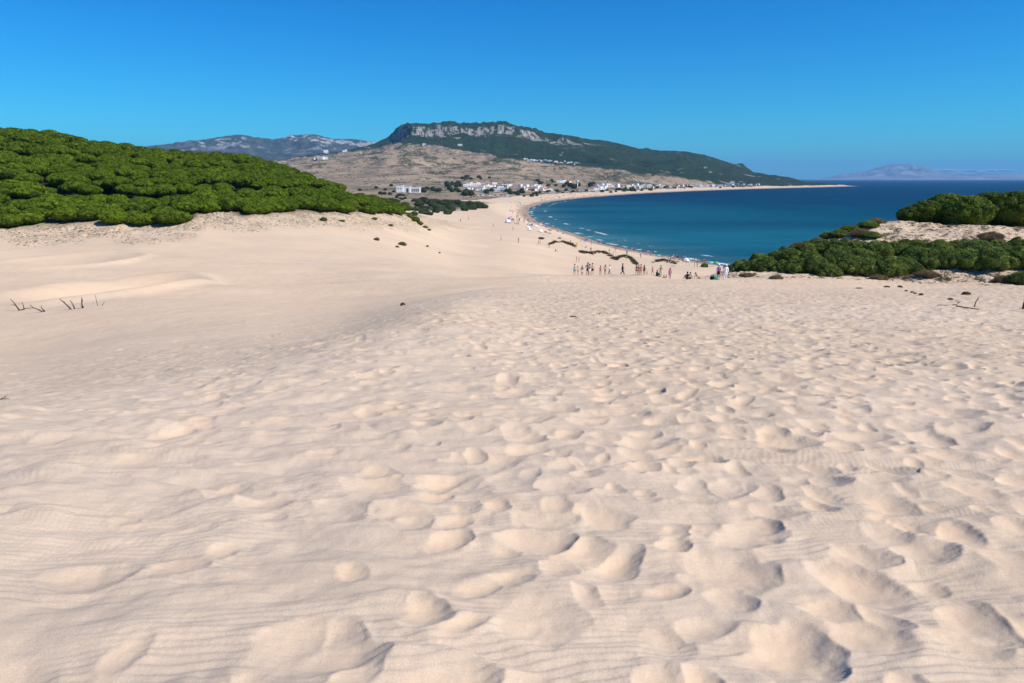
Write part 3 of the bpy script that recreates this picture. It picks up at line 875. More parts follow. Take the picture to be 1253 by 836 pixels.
def trunk_mesh(seed, h, rad, limbs=4, sp=1.2):
    r = random.Random(seed); mb = MB()
    bend = [(0, 0, -.5), (r.uniform(-.1, .1), r.uniform(-.1, .1), h * .3), (r.uniform(-.25, .25), r.uniform(-.25, .25), h * .62)]
    mb.tube(bend, [rad * 1.25, rad, rad * .8], 8)
    top = Vector(bend[-1])
    for k_ in range(limbs):
        a_ = k_ * 2 * math.pi / limbs + r.uniform(-.4, .4)
        mb.tube([top, top + Vector((math.cos(a_) * sp * .5, math.sin(a_) * sp * .5, h * .16)), top + Vector((math.cos(a_) * sp, math.sin(a_) * sp, h * .27))], [rad * .6, rad * .4, rad * .2], 6)
    return mb.mesh("trunk", True)

def make_plant(kind, seed, crown_me, trunk_me, mat, crown_name="crown", stem_name="trunk"):
    root = empty(kind, (0, 0, 0))
    link(crown_name, crown_me, mat, root)
    if trunk_me is not None: link(stem_name, trunk_me, M_BARK, root)
    return root
_protos = {}
_used = set()
def plant(key, name, loc, rz, sc, **kw):
    lst = _protos[key]; i = random.randrange(len(lst)); p = lst[i]
    if (key, i) not in _used:
        _used.add((key, i)); o = p
    else:
        o = copy_tree(p)
    o.location = loc; o.rotation_euler = (random.uniform(-.05, .05), random.uniform(-.05, .05), rz); o.scale = sc
    o.name = name
    for k_ in list(o.keys()): del o[k_]
    for k_, v_ in kw.items(): o[k_] = v_
    return o
rr_ = np.random.default_rng(99)
_protos['pine'] = [make_plant('pine_tree', k, foliage_mesh("crown", 10 + k, umbrella_lumps(rr_, 3.7, 1.9, 4.9, 58), 3600, 4, .26, .20, up=.05), trunk_mesh(k, 3.6, .2, 5, 2.2), M_PINE) for k in range(7)]
_protos['dpine'] = [make_plant('pine_tree', k, foliage_mesh("crown", 40 + k, umbrella_lumps(rr_, 3.6, .6, 4.9, 64), 4400, 4, .22, .16, up=.05), trunk_mesh(k + 9, 3.4, .2, 5, 1.9), M_DPINE) for k in range(3)]
_protos['bush'] = [make_plant('bush', k, foliage_mesh("foliage", 60 + k, bush_lumps(rr_, 1.7, 2.3, 52), 3800, 4, .22, .09, core=.9, up=.35), None, M_BUSH, "foliage") for k in range(5)]
_protos['dbush'] = [make_plant('bush', k, foliage_mesh("foliage", 80 + k, bush_lumps(rr_, 1.3, 1.1, 16), 1700, 4, .30, .06, core=.8, up=.6), None, M_BUSHB, "foliage") for k in range(3)]
_protos['far'] = [make_plant('broad_tree', k, foliage_mesh("crown", 90 + k, bush_lumps(rr_, 4.2, 5.5, 9), 700, 3, .9, .5), trunk_mesh(k + 19, 3, .3, 3, 1.5), M_FARTREE) for k in range(4)]
_protos['fshrub'] = [make_plant('shrub', k, foliage_mesh("foliage", 95 + k, bush_lumps(rr_, 2.4, 2.2, 7), 600, 3, .6, .3), None, M_FARTREE, "foliage") for k in range(4)]

# ---- the pine wood on the left dune hill
edgeA, edgeL = lut([(-300, 286), (-40, 286), (0, 283), (60, 280), (110, 279), (204, 278), (237, 273), (255, 262), (280, 266), (296, 270), (331, 266), (392, 264), (423, 264), (494, 267), (512, 262)])
cand = []
gapc = hit(262, 214, 60)
r_ = random.Random(3)
g_ = 5.15
for iy in range(int(110 / g_), int(285 / g_)):
    for ix in range(-42, 0):
        x = (ix + (iy % 2) * .5 + r_.uniform(-.24, .24)) * g_; y = (iy + r_.uniform(-.24, .24)) * g_
        a_ = math.atan2(x, y); rad = math.hypot(x, y)
        if a_ < -R(39) or a_ > ray(500, 260)[0]: continue
        z = gz(x, y); t = (z - CAMZ) / rad
        el = np.interp(a_, edgeA, edgeL)
        if t < el + .004: continue
        # behind the crest: hidden
        vis = [(gz(x * k_, y * k_) + 3.5 - CAMZ) / (rad * k_) for k_ in (.97, .93, .88)]
        if rad > 285: continue
        if gapc and (Vector((x, y, z)) - gapc).length < 4.5: continue
        cand.append((x, y, z, rad, a_, t - el))
# keep those that can be seen over the ones before them
cand.sort(key=lambda q: q[3])
horizon_ = np.full(900, -9.0); kept = []
for x, y, z, rad, a_, d in cand:
    j0 = int((a_ - 2.6 / rad + .8) / 1.0 * 900); j1 = int((a_ + 2.6 / rad + .8) / 1.0 * 900) + 1
    top = (z + 4.6 - CAMZ) / rad
    seg = horizon_[max(j0, 0):max(j1, 1)]
    if len(seg) and (top > seg + .001).mean() < .25: continue
    horizon_[max(j0, 0):max(j1, 1)] = np.maximum(seg, top - .002)
    kept.append((x, y, z, rad, a_, d))
print("pines", len(cand), len(kept))
rest = kept[300:]; kept = kept[:300]
if rest:
    lo = [foliage_mesh("crown", 210 + k, umbrella_lumps(rr_, 3.7, 1.9, 4.9, 40), 1500, 3, .36, .26, up=.05) for k in range(2)]
    arr = []
    for m_ in lo:
        v_ = np.empty(len(m_.vertices) * 3, np.float32); m_.vertices.foreach_get("co", v_)
        t_ = np.empty(len(m_.vertices), np.float32); m_.attributes["tint"].data.foreach_get("value", t_)
        li = np.empty(len(m_.loops), np.int32); m_.loops.foreach_get("vertex_index", li)
        ls = np.empty(len(m_.polygons), np.int32); m_.polygons.foreach_get("loop_start", ls)
        arr.append((v_.reshape(-1, 3), t_, li, ls))
    VV, TT_, LI, LS = [], [], [], []; vo = 0; lo_ = 0
    for k, (x, y, z, rad, a_, d) in enumerate(rest):
        v_, t_, li, ls = arr[k % 2]; s_ = r_.uniform(.74, 1.0); an = r_.uniform(0, 6.28); ca, sa = math.cos(an), math.sin(an)
        q_ = v_ * np.array([s_, s_, s_ * .9]); VV.append(np.stack([q_[:, 0] * ca - q_[:, 1] * sa + x, q_[:, 0] * sa + q_[:, 1] * ca + y, q_[:, 2] + z - .3], 1))
        TT_.append(np.clip(t_ + r_.uniform(-.15, .1), 0, 1)); LI.append(li + vo); LS.append(ls + lo_); vo += len(v_); lo_ += len(li)
    me = bpy.data.meshes.new("pine_wood"); VV = np.concatenate(VV); LI = np.concatenate(LI); LS = np.concatenate(LS)
    me.vertices.add(len(VV)); me.vertices.foreach_set("co", VV.astype(np.float32).ravel()); me.loops.add(len(LI)); me.loops.foreach_set("vertex_index", LI.astype(np.int32))
    me.polygons.add(len(LS)); me.polygons.foreach_set("loop_start", LS.astype(np.int32)); me.update(calc_edges=True); add_attr(me, "tint", np.concatenate(TT_))
    link("pine_wood", me, M_PINE, kind='stuff')
for x, y, z, rad, a_, d in kept:
    s_ = r_.uniform(.74, 1.04)
    px = math.tan(a_)
    if a_ > ray(400, 260)[0]: s_ *= .88
    front = d < .03
    if front: zz = z - 1.75 * s_
    else: zz = z - .2
    deg_ = math.degrees(a_)
    if front: lab = "low front pine of the left wood, its crown spilling down onto the sand edge"
    elif rad > 214 or (deg_ > -22 and rad > 205): lab = "rounded stone pine near the skyline of the wooded hill on the left"
    else: lab = "rounded bright green stone pine among the packed crowns filling the left hillside"
    plant('pine', 'pine_tree', (x, y, zz), r_.uniform(0, 6.28), (s_, s_ * r_.uniform(.9, 1.1), s_ * r_.uniform(.80, 1.05)), label=lab, category="pine tree", group="pines of the wood on the left hill")

# ---- right dune: dark pines on top, bank of bushes below
r_ = random.Random(5)
for px, Y, s_, dz in ((1122, 107, .62, -.3), (1140, 107, .85, -.5), (1166, 110, 1.24, -.3), (1192, 104, 1.12, -.8), (1220, 110, 1.28, -.1), (1250, 105, 1.2, -.4), (1282, 108, 1.2, -.5), (1182, 115, 1.12, -.2), (1240, 116, 1.16, .0)):
    a_ = math.atan((px - W0 / 2) / F0 * .97); rd = Y / math.cos(a_)
    x, y = rd * math.sin(a_), Y; z = gz(x, y)
    lab = {1122: "small dark pine at the seaward end of the clump crowning the right dune", 1140: "dark pine second from the left in the clump on the right dune top"}.get(px, "dark green pine packed in the clump crowning the right dune above the sea")
    plant('dpine', 'pine_tree', (x, y, z + dz), r_.uniform(0, 6.28), (s_, s_, s_ * .95), label=lab, category="pine tree", group="dark pines crowning the right dune")
def bank(px, py, w_px, h_px, key='bush', lab=None, grp="green bushes banked along the right dune", rmin=60, rmax=400, sink=.12, name='bush', cat='bush', base=(1.7, 2.3), flat=1.0):
    p = hit(px, py, rmin, rmax)
    if p is None: return None
    dist = p.y / math.cos(PITCH)
    ppm = F0 / dist
    sx = w_px / ppm / (2 * base[0]); sz = h_px / ppm / base[1]
    return plant(key, name, (p.x, p.y, p.z - sink * sz * base[1]), r_.uniform(0, 6.28), (sx, sx * r_.uniform(.85, 1.1), sz), label=lab or "green bush packed in the long bank of shrubs on the right dune", category=cat, group=grp)
lower = [(893, 331, 15, 9), (905, 331, 24, 14), (921, 332, 26, 17), (938, 331, 30, 20), (957, 333, 26, 17), (975, 334, 32, 22), (996, 334, 36, 26), (1013, 337, 30, 17), (1040, 333, 34, 26), (1062, 336, 34, 24), (1084, 337, 40, 27), (1105, 335, 38, 25),
         (1135, 328, 40, 27), (1160, 327, 36, 28), (1185, 328, 40, 28), (1212, 327, 40, 30), (1240, 326, 42, 28), (1265, 326, 40, 28)]
upper = [(930, 322, 26, 14), (950, 318, 26, 14), (968, 316, 28, 15), (985, 312, 30, 18), (1006, 310, 32, 20), (1028, 310, 34, 20), (1050, 311, 34, 20), (1073, 312, 36, 20), (1097, 312, 36, 18), (1122, 310, 36, 18), (1147, 309, 36, 18), (1172, 309, 36, 18), (1197, 311, 38, 20), (1222, 312, 38, 20), (1250, 311, 38, 20), (1275, 311, 34, 20),
         (1020, 322, 34, 22), (1050, 322, 34, 22), (1120, 320, 34, 20), (990, 324, 30, 20), (1150, 318, 34, 20), (1200, 318, 36, 20)]
for i, (px, py, w_, h_) in enumerate(lower):
    lab = {0: "small bush at the left tip of the right dune, just above the robed walker", 1: "second bush from the left tip of the right dune bank",
           12: "round bush in the bank right of the bare sandy notch", 10: "broad bush left of the bare sandy notch in the bank"}.get(i, "green bush in the front row of the long bank on the right dune")
    bank(px, py, w_ * 1.08, h_, lab=lab, rmax=120)
for i, (px, py, w_, h_) in enumerate(upper):
    bank(px, py, w_ * 1.08, h_, lab="green bush in the back row of the long bank on the right dune", rmax=120)
rb = random.Random(77)
for (px, py, w_, h_) in list(lower) + list(upper):
    for _ in range(2 if px > 915 else 0):
        bank(px + rb.uniform(-16, 16), py - rb.uniform(0, 7), w_ * rb.uniform(.38, .66), h_ * rb.uniform(.55, .95), lab="smaller bush wedged between larger ones in the long bank on the right dune", rmax=120)
# low bushes along the seaward crest and lone ones
for px, py, w_, h_, key, lab in (
        (1062, 278, 26, 9, 'bush', "low green bush on the seaward crest of the right dune, left of the pines"),
        (1078, 266, 20, 7, 'bush', "bright low bush atop the seaward crest beside the bare sand track"),
        (1094, 264, 22, 7, 'bush', "bright low bush on the crest nearest the dark pines"),
        (1040, 283, 28, 9, 'bush', "spreading bush on the crest above the lower bank"),
        (1028, 289, 26, 9, 'bush', "green bush on the crest line just right of the one jutting against the sea"),
        (1052, 288, 24, 8, 'dbush', "tawny bush on the upper slope under the spreading bush"),
        (1064, 290, 28, 8, 'bush', "low green bush at the top left of the bare sand slope"),
        (1072, 274, 22, 7, 'dbush', "tawny bush between the two bright low crest bushes"),
        (1088, 272, 20, 6, 'dbush', "straw coloured tuft at the head of the bare sand track"),
        (990, 301, 24, 8, 'bush', "green bush low on the seaward crest between two dry ones"),
        (1014, 292, 24, 10, 'bush', "bush jutting from the crest line against the sea"),
        (1000, 298, 20, 7, 'dbush', "dry brown bush on the crest line against the sea"),
        (978, 304, 24, 8, 'dbush', "tawny dry bush low on the crest against the sea"),
        (1212, 293, 30, 9, 'dbush', "dry bush right of the large tuft under the pines"),
        (1250, 347, 34, 18, 'bush', "low dark bush at the right edge of the picture, apart from the bank"),
        (1228, 345, 24, 8, 'dbush', "brown dead bush at the foot of the lone right-hand bush"),
        (1075, 341, 22, 5, 'dbush', "flat brown tuft at the foot of the bank"),
        (1135, 338, 26, 7, 'dbush', "dry tuft below the sandy notch in the bank"),
        (1120, 331, 22, 8, 'dbush', "straw coloured tuft in the sandy notch of the bank"),
        (915, 338, 20, 4, 'dbush', "flat dry tuft below the left tip of the bank"),
        (950, 341, 18, 4, 'dbush', "flat dry tuft on the sand below the left bank"),
        (862, 327, 9, 6, 'bush', "small round bush behind the seated sunbathers")):
    bank(px, py, w_, h_, key, lab, "low and dry bushes scattered on the right dune", rmax=400 if px < 880 else 120, base=(1.7, 2.3) if key == 'bush' else (1.3, 1.1))
# ---- left sand face: small shrubs and the tongue of shrubs
LG = "small shrubs scattered on the left sand face"
for px, py, w_, h_, key, lab in (
        (396, 270, 14, 6, 'bush', "light green shrub at the foot of the wood by the forked path"),
        (419, 271, 10, 3, 'bush', "small green shrub below the wood edge, left of the bare slope"),
        (458, 269, 10, 4, 'bush', "small green shrub below the wood edge, mid slope"),
        (478, 277, 10, 4, 'bush', "green shrub alone under the right end of the wood"),
        (461, 294, 10, 4, 'dbush', "lone low shrub out on the open sand, left one"),
        (492, 300, 14, 5, 'dbush', "larger dry shrub out on the open sand"),
        (486, 303, 6, 3, 'dbush', "tiny shrub touching the larger dry shrub on open sand"),
        (523, 302.5, 4, 3, 'dbush', "tiny dark shrub furthest right on the open sand"),
        (538, 310, 4, 2, 'dbush', "tiny dark tuft low on the open sand slope"),
        (509, 271, 14, 9, 'bush', "green shrub at the top of the tongue below the wood"),
        (514, 275, 12, 6, 'bush', "green shrub midway down the tongue below the wood"),
        (520, 279, 11, 4, 'bush', "green shrub near the bottom of the tongue below the wood"),
        (525, 282, 8, 3, 'bush', "last low shrub at the bottom of the tongue"),
        (502, 267, 14, 8, 'bush', "green shrub joining the tongue to the wood")):
    bank(px, py, w_ * .75, h_ * .8, key, lab, LG, rmin=100, base=(1.7, 2.3) if key == 'bush' else (1.3, 1.1))
# ---- scrub strip behind the wood, down to the beach
r_ = random.Random(11)
for k_ in range(95):
    px = r_.uniform(440, 592); f_ = r_.random()
    y0 = np.interp(px, [440, 470, 500, 520, 560, 592], [246, 246, 246, 245, 247, 250]); y1 = np.interp(px, [440, 470, 500, 520, 560, 575, 592], [248, 254, 266, 266, 260, 257, 254])
    py = y0 + (y1 - y0) * f_ + 1
    bank(px, py, r_.uniform(9, 15), r_.uniform(3.5, 6), 'fshrub', "dark green shrub in the scrub strip between the pine wood and the beach", "scrub strip behind the wood", rmin=262, rmax=2000, name='shrub', cat='shrub', base=(2.4, 2.2))
# ---- village trees and hedges
VG = "dark trees among the village houses"
def trees(n_, x0, x1, y0, y1, w0, w1, lab, seed, h=.75, rmin=600):
    q = random.Random(seed)
    for k_ in range(n_):
        w_ = q.uniform(w0, w1) * .8
        bank(q.uniform(x0, x1), q.uniform(y0, y1), w_, w_ * h, 'far', lab, VG, rmin=rmin, rmax=6000, name='broad_tree', cat='tree', base=(4.2, 5.8), sink=.05)
trees(14, 506, 562, 232, 236, 8, 12, "dark tree in the hedge in front of the big white farm building", 1, .55)
trees(8, 541, 562, 226.5, 230, 8, 10, "dark tree in the clump left of the village houses", 2)
trees(5, 563, 576, 238, 241, 11, 13, "large dark tree left of the car park", 3, .8)
trees(16, 590, 650, 233, 237.5, 6, 10, "dark tree between the village houses and the car park", 4, .6)
trees(10, 625, 660, 237, 241, 5, 8, "dark tree at the back of the beach by the car park", 5, .6)
trees(12, 690, 732, 225, 231, 7, 10, "dark tree in the grove round the white water tower", 6, .7)
trees(10, 655, 695, 221, 228, 6, 9, "dark tree above the middle of the village", 7, .5)
trees(22, 650, 800, 232, 236.5, 4, 7, "dark tree in the low row at the back of the bay beach", 8, .6)
trees(12, 755, 800, 231, 235, 5, 8, "dark green tree below the eastern houses by the sand", 9, .55)
trees(10, 800, 900, 227, 231, 4, 6, "dark tree by the houses at the far end of the bay", 10, .6)
trees(10, 440, 486, 228, 243, 6, 10, "dark tree in the fields left of the big white farm building", 12, .6, 700)
trees(6, 487, 500, 238, 246, 5, 8, "dark tree on the field edge behind the wood", 13, .6, 500)
trees(10, 560, 600, 216, 221, 5, 9, "dark tree on the rise above the first village houses", 14, .5)

# hillside scrub too many to count
def scatter_mesh(name, pts, sizes, seed, mat, **kw):
    r = np.random.default_rng(seed)
    bm = bmesh.new(); bmesh.ops.create_icosphere(bm, subdivisions=1, radius=1.0)
    cv = np.array([q.co[:] for q in bm.verts]); cf = np.array([[q.index for q in fc.verts] for fc in bm.faces]); bm.free()
    V = []; F = []; T_ = []
    for k_, (p, s_) in enumerate(zip(pts, sizes)):
        q = cv * (1 + .3 * r.normal(size=(len(cv), 1))) * np.array([s_, s_ * r.uniform(.8, 1.3), s_ * r.uniform(.5, .8)]) + np.array([p[0], p[1], p[2] + s_ * .25])
        V.append(q); F.append(cf + k_ * len(cv)); T_.append(np.full(len(cv), r.uniform(0, 1)))
    me = mesh_np(name, np.concatenate(V), np.concatenate(F)); add_attr(me, "tint", np.concatenate(T_))
    return link(name, me, mat, **kw)
pts = []; sz = []
q = np.random.default_rng(21)
tries = 0
while len(pts) < 2000 and tries < 60000:
    tries += 1
    px = q.uniform(300, 960); py = q.uniform(178, 246)
    h_ = noise(px / 26 + 7, (py + px * .10) / 4.5, 77) + .5 * noise(px / 8., py / 2.2, 78)
    if h_ < .12: continue
    p = hit(px, py, 640)
    if p is None: continue
    i = int(np.clip(np.searchsorted(Rr, p.xy.length), 1, NR - 1)); j = int(np.searchsorted(A, math.atan2(p.x, p.y)))
    if sand[i, j] > .4 or wood[i, j] > .5 or SD[i, j] < 30: continue
    pts.append(p); sz.append(p.y / 1000 * q.uniform(.4, 1.0))
scatter_mesh("hillside_scrub", pts, sz, 5, M_FARTREE, kind='stuff')
print("scrub", len(pts))

# dune grass: blades too many to count
def grass(name, pts, blade, per, seed, mat, wdt=.03, **kw):
    r = np.random.default_rng(seed)
    base = np.repeat(np.array([tuple(p) for p in pts]), per, 0)
    nB = len(base)
    sp = np.repeat(np.array(blade), per)[:, None] if hasattr(blade, '__len__') else np.full((nB, 1), blade)
    off = r.normal(size=(nB, 2)) * sp * .30
    b0 = base + np.concatenate([off, np.full((nB, 1), -.04)], 1)
    d = np.concatenate([off / sp * .8 + r.normal(size=(nB, 2)) * .28, np.full((nB, 1), 1.0)], 1); d /= np.linalg.norm(d, axis=1)[:, None]
    side = np.cross(d, sphere_dirs(nB, r)); side /= np.linalg.norm(side, axis=1)[:, None]
    l_ = sp * r.uniform(.6, 1.15, (nB, 1))
    mid = b0 + d * l_ * .6; tip = mid + (d + np.array([0, 0, -.35]) + r.normal(size=(nB, 3)) * .2) * l_ * .4
    w_ = wdt
    v = np.stack([b0 - side * w_, b0 + side * w_, mid + side * w_ * .8, mid - side * w_ * .8, tip + side * w_ * .1, tip - side * w_ * .1], 1).reshape(-1, 3)
    k_ = np.arange(nB)[:, None] * 6
    f = np.concatenate([k_ + np.array([[0, 1, 2, 3]]), k_ + np.array([[3, 2, 4, 5]])])
    me = mesh_np(name, v, f); add_attr(me, "tint", np.repeat(r.uniform(0, 1, nB), 6))
    return link(name, me, mat, **kw)
def along(pl, n_, jx, jy, seed, rmin=110, rmax=600):
    q = random.Random(seed); out = []
    L_ = [math.dist(pl[i], pl[i + 1]) for i in range(len(pl) - 1)]
    for _ in range(n_):
        s_ = q.uniform(0, sum(L_)); i = 0
        while i < len(L_) - 1 and s_ > L_[i]: s_ -= L_[i]; i += 1
        f_ = s_ / L_[i]
        px = pl[i][0] + (pl[i + 1][0] - pl[i][0]) * f_ + q.gauss(0, jx); py = pl[i][1] + (pl[i + 1][1] - pl[i][1]) * f_ + q.gauss(0, jy)
        p = hit(px, py, rmin, rmax)
        if p is not None: out.append(p)
    return out
M_DGRASS = foliage_mat("dark_dune_grass", (.050, .042, .018), (.12, .095, .042), .1)
for pl, n_ in (([(710, 308.5), (716, 309.5), (724, 310.5), (730, 308.5), (738, 308.5), (745, 312), (752, 317), (754, 318)], 260),
               ([(754, 318), (758, 314.5), (764, 313.5), (771, 316), (775, 320), (778, 323.5)], 200),
               ([(800, 322), (804, 320), (812, 318.5), (820, 320.5), (827, 322.5)], 120),
               ([(673, 299), (680, 296), (688, 296), (696, 298.5), (704, 302)], 160),
               ([(660, 292), (664, 292.5)], 30)):
    P_ = [p for p in along(pl, n_ * 2, .9, .55, n_) if noise(p.x / 4.0, p.y / 5.0, 3) + .5 * noise(p.x / 1.1, p.y / 1.5, 4) > -.22]
    if P_: grass("dune_grass", P_, [random.uniform(.25, .8) for _ in P_], 22, n_, M_DGRASS, .04, kind='stuff')
P_ = []
q = random.Random(8)
for _ in range(1700):
    px = q.uniform(945, 1253); py = q.uniform(262, 345)
    if px < 1000 and py < 300: continue
    if noise(px / 22., py / 7., 5) < .12: continue
    p = hit(px, py, 55, 125)
    if p is None: continue
    i = int(np.clip(np.searchsorted(Rr, p.xy.length), 1, NR - 1)); j = int(np.searchsorted(A, math.atan2(p.x, p.y)))
    if TG[i, j] < np.interp(A[j], *lut([(860, 336), (950, 338), (1050, 341), (1150, 343), (1253, 345)])): continue
    P_.append(p)
grass("marram_grass", P_, [q.uniform(.25, .6) for _ in P_], 26, 3, M_GRASS, .014, kind='stuff')
# dead twigs lying about: nobody could count them
def twigs(name, pts, size, seed, mat, **kw):
    q = random.Random(seed); mb = MB()
    for p in pts:
        s_ = size * q.uniform(.4, 1.5); a_ = q.uniform(0, math.pi); d = Vector((math.cos(a_), math.sin(a_), q.uniform(-.05, .45))); e = Vector((q.uniform(-.4, .4), q.uniform(-.4, .4), q.uniform(0, .3)))
        p = p + Vector((0, 0, .03))
        mb.tube([p - d * s_ * .5, p + e * s_ * .2, p + d * s_ * .5], [s_ * .05, s_ * .08, s_ * .03], 4)
    return mb.build(name, mat, **kw)
P_ = []
q = random.Random(12)
for _ in range(9000):
    if len(P_) > 1700: break
    px = q.uniform(-10, 500); py = q.uniform(258, 304)
    p = hit(px, py, 80, 260)
    if p is None: continue
    i = int(np.clip(np.searchsorted(Rr, p.xy.length), 1, NR - 1)); j = int(np.searchsorted(A, math.atan2(p.x, p.y)))
    if litter[i, j] < .25: continue
    P_.append(p)
twigs("dead_twigs", P_, .36, 4, M_DEAD, kind='stuff')
P_ = []
for _ in range(6000):
    if len(P_) > 1300: break
    px = q.uniform(890, 1260); py = q.uniform(262, 352)
    p = hit(px, py, 55, 125)
    if p is None: continue
    i = int(np.clip(np.searchsorted(Rr, p.xy.length), 1, NR - 1)); j = int(np.searchsorted(A, math.atan2(p.x, p.y)))
    if litter[i, j] < .35: continue
    P_.append(p)
twigs("dead_twigs", P_, .40, 6, M_DEAD, kind='stuff')

for k_, lst in _protos.items():
    for i, p in enumerate(lst):
        if (k_, i) not in _used:
            for ch in list(p.children): bpy.data.objects.remove(ch)
            bpy.data.objects.remove(p)
# ------------------------------------------------------------------ people
SKINS = {'tan': (.42, .22, .14), 'fair': (.60, .36, .27), 'brown': (.24, .12, .075), 'dark': (.10, .05, .03)}
def flat(name, rgb, rough=.7): return simple(name, rgb, rough, .25, .06, 5)
M_SKIN = {k: flat("skin_" + k, v, .6) for k, v in SKINS.items()}
HAIRC = {'black': (.015, .012, .01), 'brown': (.06, .035, .02), 'grey': (.35, .33, .3), 'fair': (.30, .2, .1)}
M_HAIR = {k: flat("hair_" + k, v) for k, v in HAIRC.items()}
CLC = {'teal': (.06, .36, .40), 'black': (.015, .015, .02), 'white': (.82, .82, .80), 'red': (.48, .09, .08), 'navy': (.02, .03, .10), 'mint': (.15, .72, .55), 'pink': (.60, .22, .33), 'purple': (.32, .12, .45),
       'blue': (.08, .16, .40), 'grey': (.25, .25, .27), 'green': (.10, .34, .16), 'orange': (.60, .30, .12), 'coral': (.72, .22, .18), 'yellow': (.80, .62, .1), 'turquoise': (.08, .42, .38), 'magenta': (.48, .12, .28)}
M_CL = {k: flat("cloth_" + k, v, .85) for k, v in CLC.items()}

def pose(kind):
    """joints in metres, figure faces -Y"""
    J = dict(pel=(0, 0, .92), waist=(0, 0, 1.05), chest=(0, 0, 1.27), neckb=(0, .01, 1.43), neck=(0, 0, 1.50), headb=(0, -.01, 1.56), headc=(0, -.015, 1.64), headt=(0, -.01, 1.71))
    for s_, n_ in ((-1, 'L'), (1, 'R')):
        J['sh' + n_] = (s_ * .17, .01, 1.38); J['el' + n_] = (s_ * .235, .03, 1.12); J['wr' + n_] = (s_ * .25, -.03, .88); J['ha' + n_] = (s_ * .25, -.05, .78)
        J['hip' + n_] = (s_ * .09, 0, .86); J['kn' + n_] = (s_ * .105, -.015, .48); J['an' + n_] = (s_ * .11, .03, .09); J['to' + n_] = (s_ * .13, -.12, .035)
    if kind == 'akimbo':
        J['elR'] = (.36, .10, 1.16); J['wrR'] = (.20, -.02, 1.02); J['haR'] = (.14, -.06, 1.00)
        J['elL'] = (-.30, -.05, 1.16); J['wrL'] = (-.16, -.20, 1.25); J['haL'] = (-.08, -.22, 1.30)
    if kind == 'walk':
        J['knL'] = (-.10, -.17, .52); J['anL'] = (-.10, -.24, .13); J['toL'] = (-.10, -.38, .09)
        J['knR'] = (.10, .05, .49); J['anR'] = (.10, .30, .17); J['toR'] = (.10, .22, .05)
        J['elL'] = (-.24, .12, 1.14); J['wrL'] = (-.24, .15, .92); J['haL'] = (-.24, .14, .83)
        J['elR'] = (.24, -.06, 1.14); J['wrR'] = (.23, -.22, .96); J['haR'] = (.22, -.29, .92)
    if kind == 'point':
        J['elR'] = (.36, -.14, 1.36); J['wrR'] = (.42, -.36, 1.42); J['haR'] = (.43, -.45, 1.44)
    if kind in ('sit', 'kneel'):
        for k_ in list(J):
            x, y, z = J[k_]
            if k_[:2] in ('pe', 'wa', 'ch', 'ne', 'he', 'sh', 'el', 'wr', 'ha'): J[k_] = (x, y + (.16 - (z - .92) * .10), z - .80)
        for s_, n_ in ((-1, 'L'), (1, 'R')):
            J['hip' + n_] = (s_ * .10, .12, .12)
            J['kn' + n_] = (s_ * .16, -.20, .44); J['an' + n_] = (s_ * .14, -.48, .08); J['to' + n_] = (s_ * .15, -.62, .05)
            J['el' + n_] = (s_ * .25, .0, .42); J['wr' + n_] = (s_ * .17, -.20, .46); J['ha' + n_] = (s_ * .10, -.27, .44)
    if kind == 'recline':
        for k_ in list(J):
            x, y, z = J[k_]
            if k_[:2] in ('pe', 'wa', 'ch', 'ne', 'he', 'sh'):
                d_ = z - .92; J[k_] = (x, .10 + d_ * .62, .13 + d_ * .78)
        for s_, n_ in ((-1, 'L'), (1, 'R')):
            J['hip' + n_] = (s_ * .10, .06, .12)
            J['kn' + n_] = (s_ * .13, -.36, .16 if n_ == 'L' else .34); J['an' + n_] = (s_ * .13, -.74 if n_ == 'L' else -.60, .07); J['to' + n_] = (s_ * .16, -.84 if n_ == 'L' else -.74, .13 if n_ == 'L' else .05)
            J['el' + n_] = (s_ * .27, .50, .24); J['wr' + n_] = (s_ * .28, .48, .06); J['ha' + n_] = (s_ * .29, .40, .04)
    return J
BONES = [('pel', 'waist', 'torso'), ('waist', 'chest', 'torso'), ('chest', 'neckb', 'torso'), ('neckb', 'neck', 'neck'), ('neck', 'headb', 'neck'), ('headb', 'headc', 'head'), ('headc', 'headt', 'head')]
for n_ in 'LR':
    BONES += [('neckb', 'sh' + n_, 'torso'), ('sh' + n_, 'el' + n_, 'uarm'), ('el' + n_, 'wr' + n_, 'farm'), ('wr' + n_, 'ha' + n_, 'hand'), ('pel', 'hip' + n_, 'torso'), ('hip' + n_, 'kn' + n_, 'thigh'), ('kn' + n_, 'an' + n_, 'calf'), ('an' + n_, 'to' + n_, 'foot')]
RAD = dict(pel=(.135, .115), waist=(.120, .095), chest=(.150, .110), neckb=(.075, .07), neck=(.052, .052), headb=(.070, .08), headc=(.086, .10), headt=(.060, .07), sh=(.058, .055), el=(.040, .040), wr=(.028, .028), ha=(.038, .022), hip=(.092, .092), kn=(.058, .058), an=(.038, .040), to=(.042, .026))
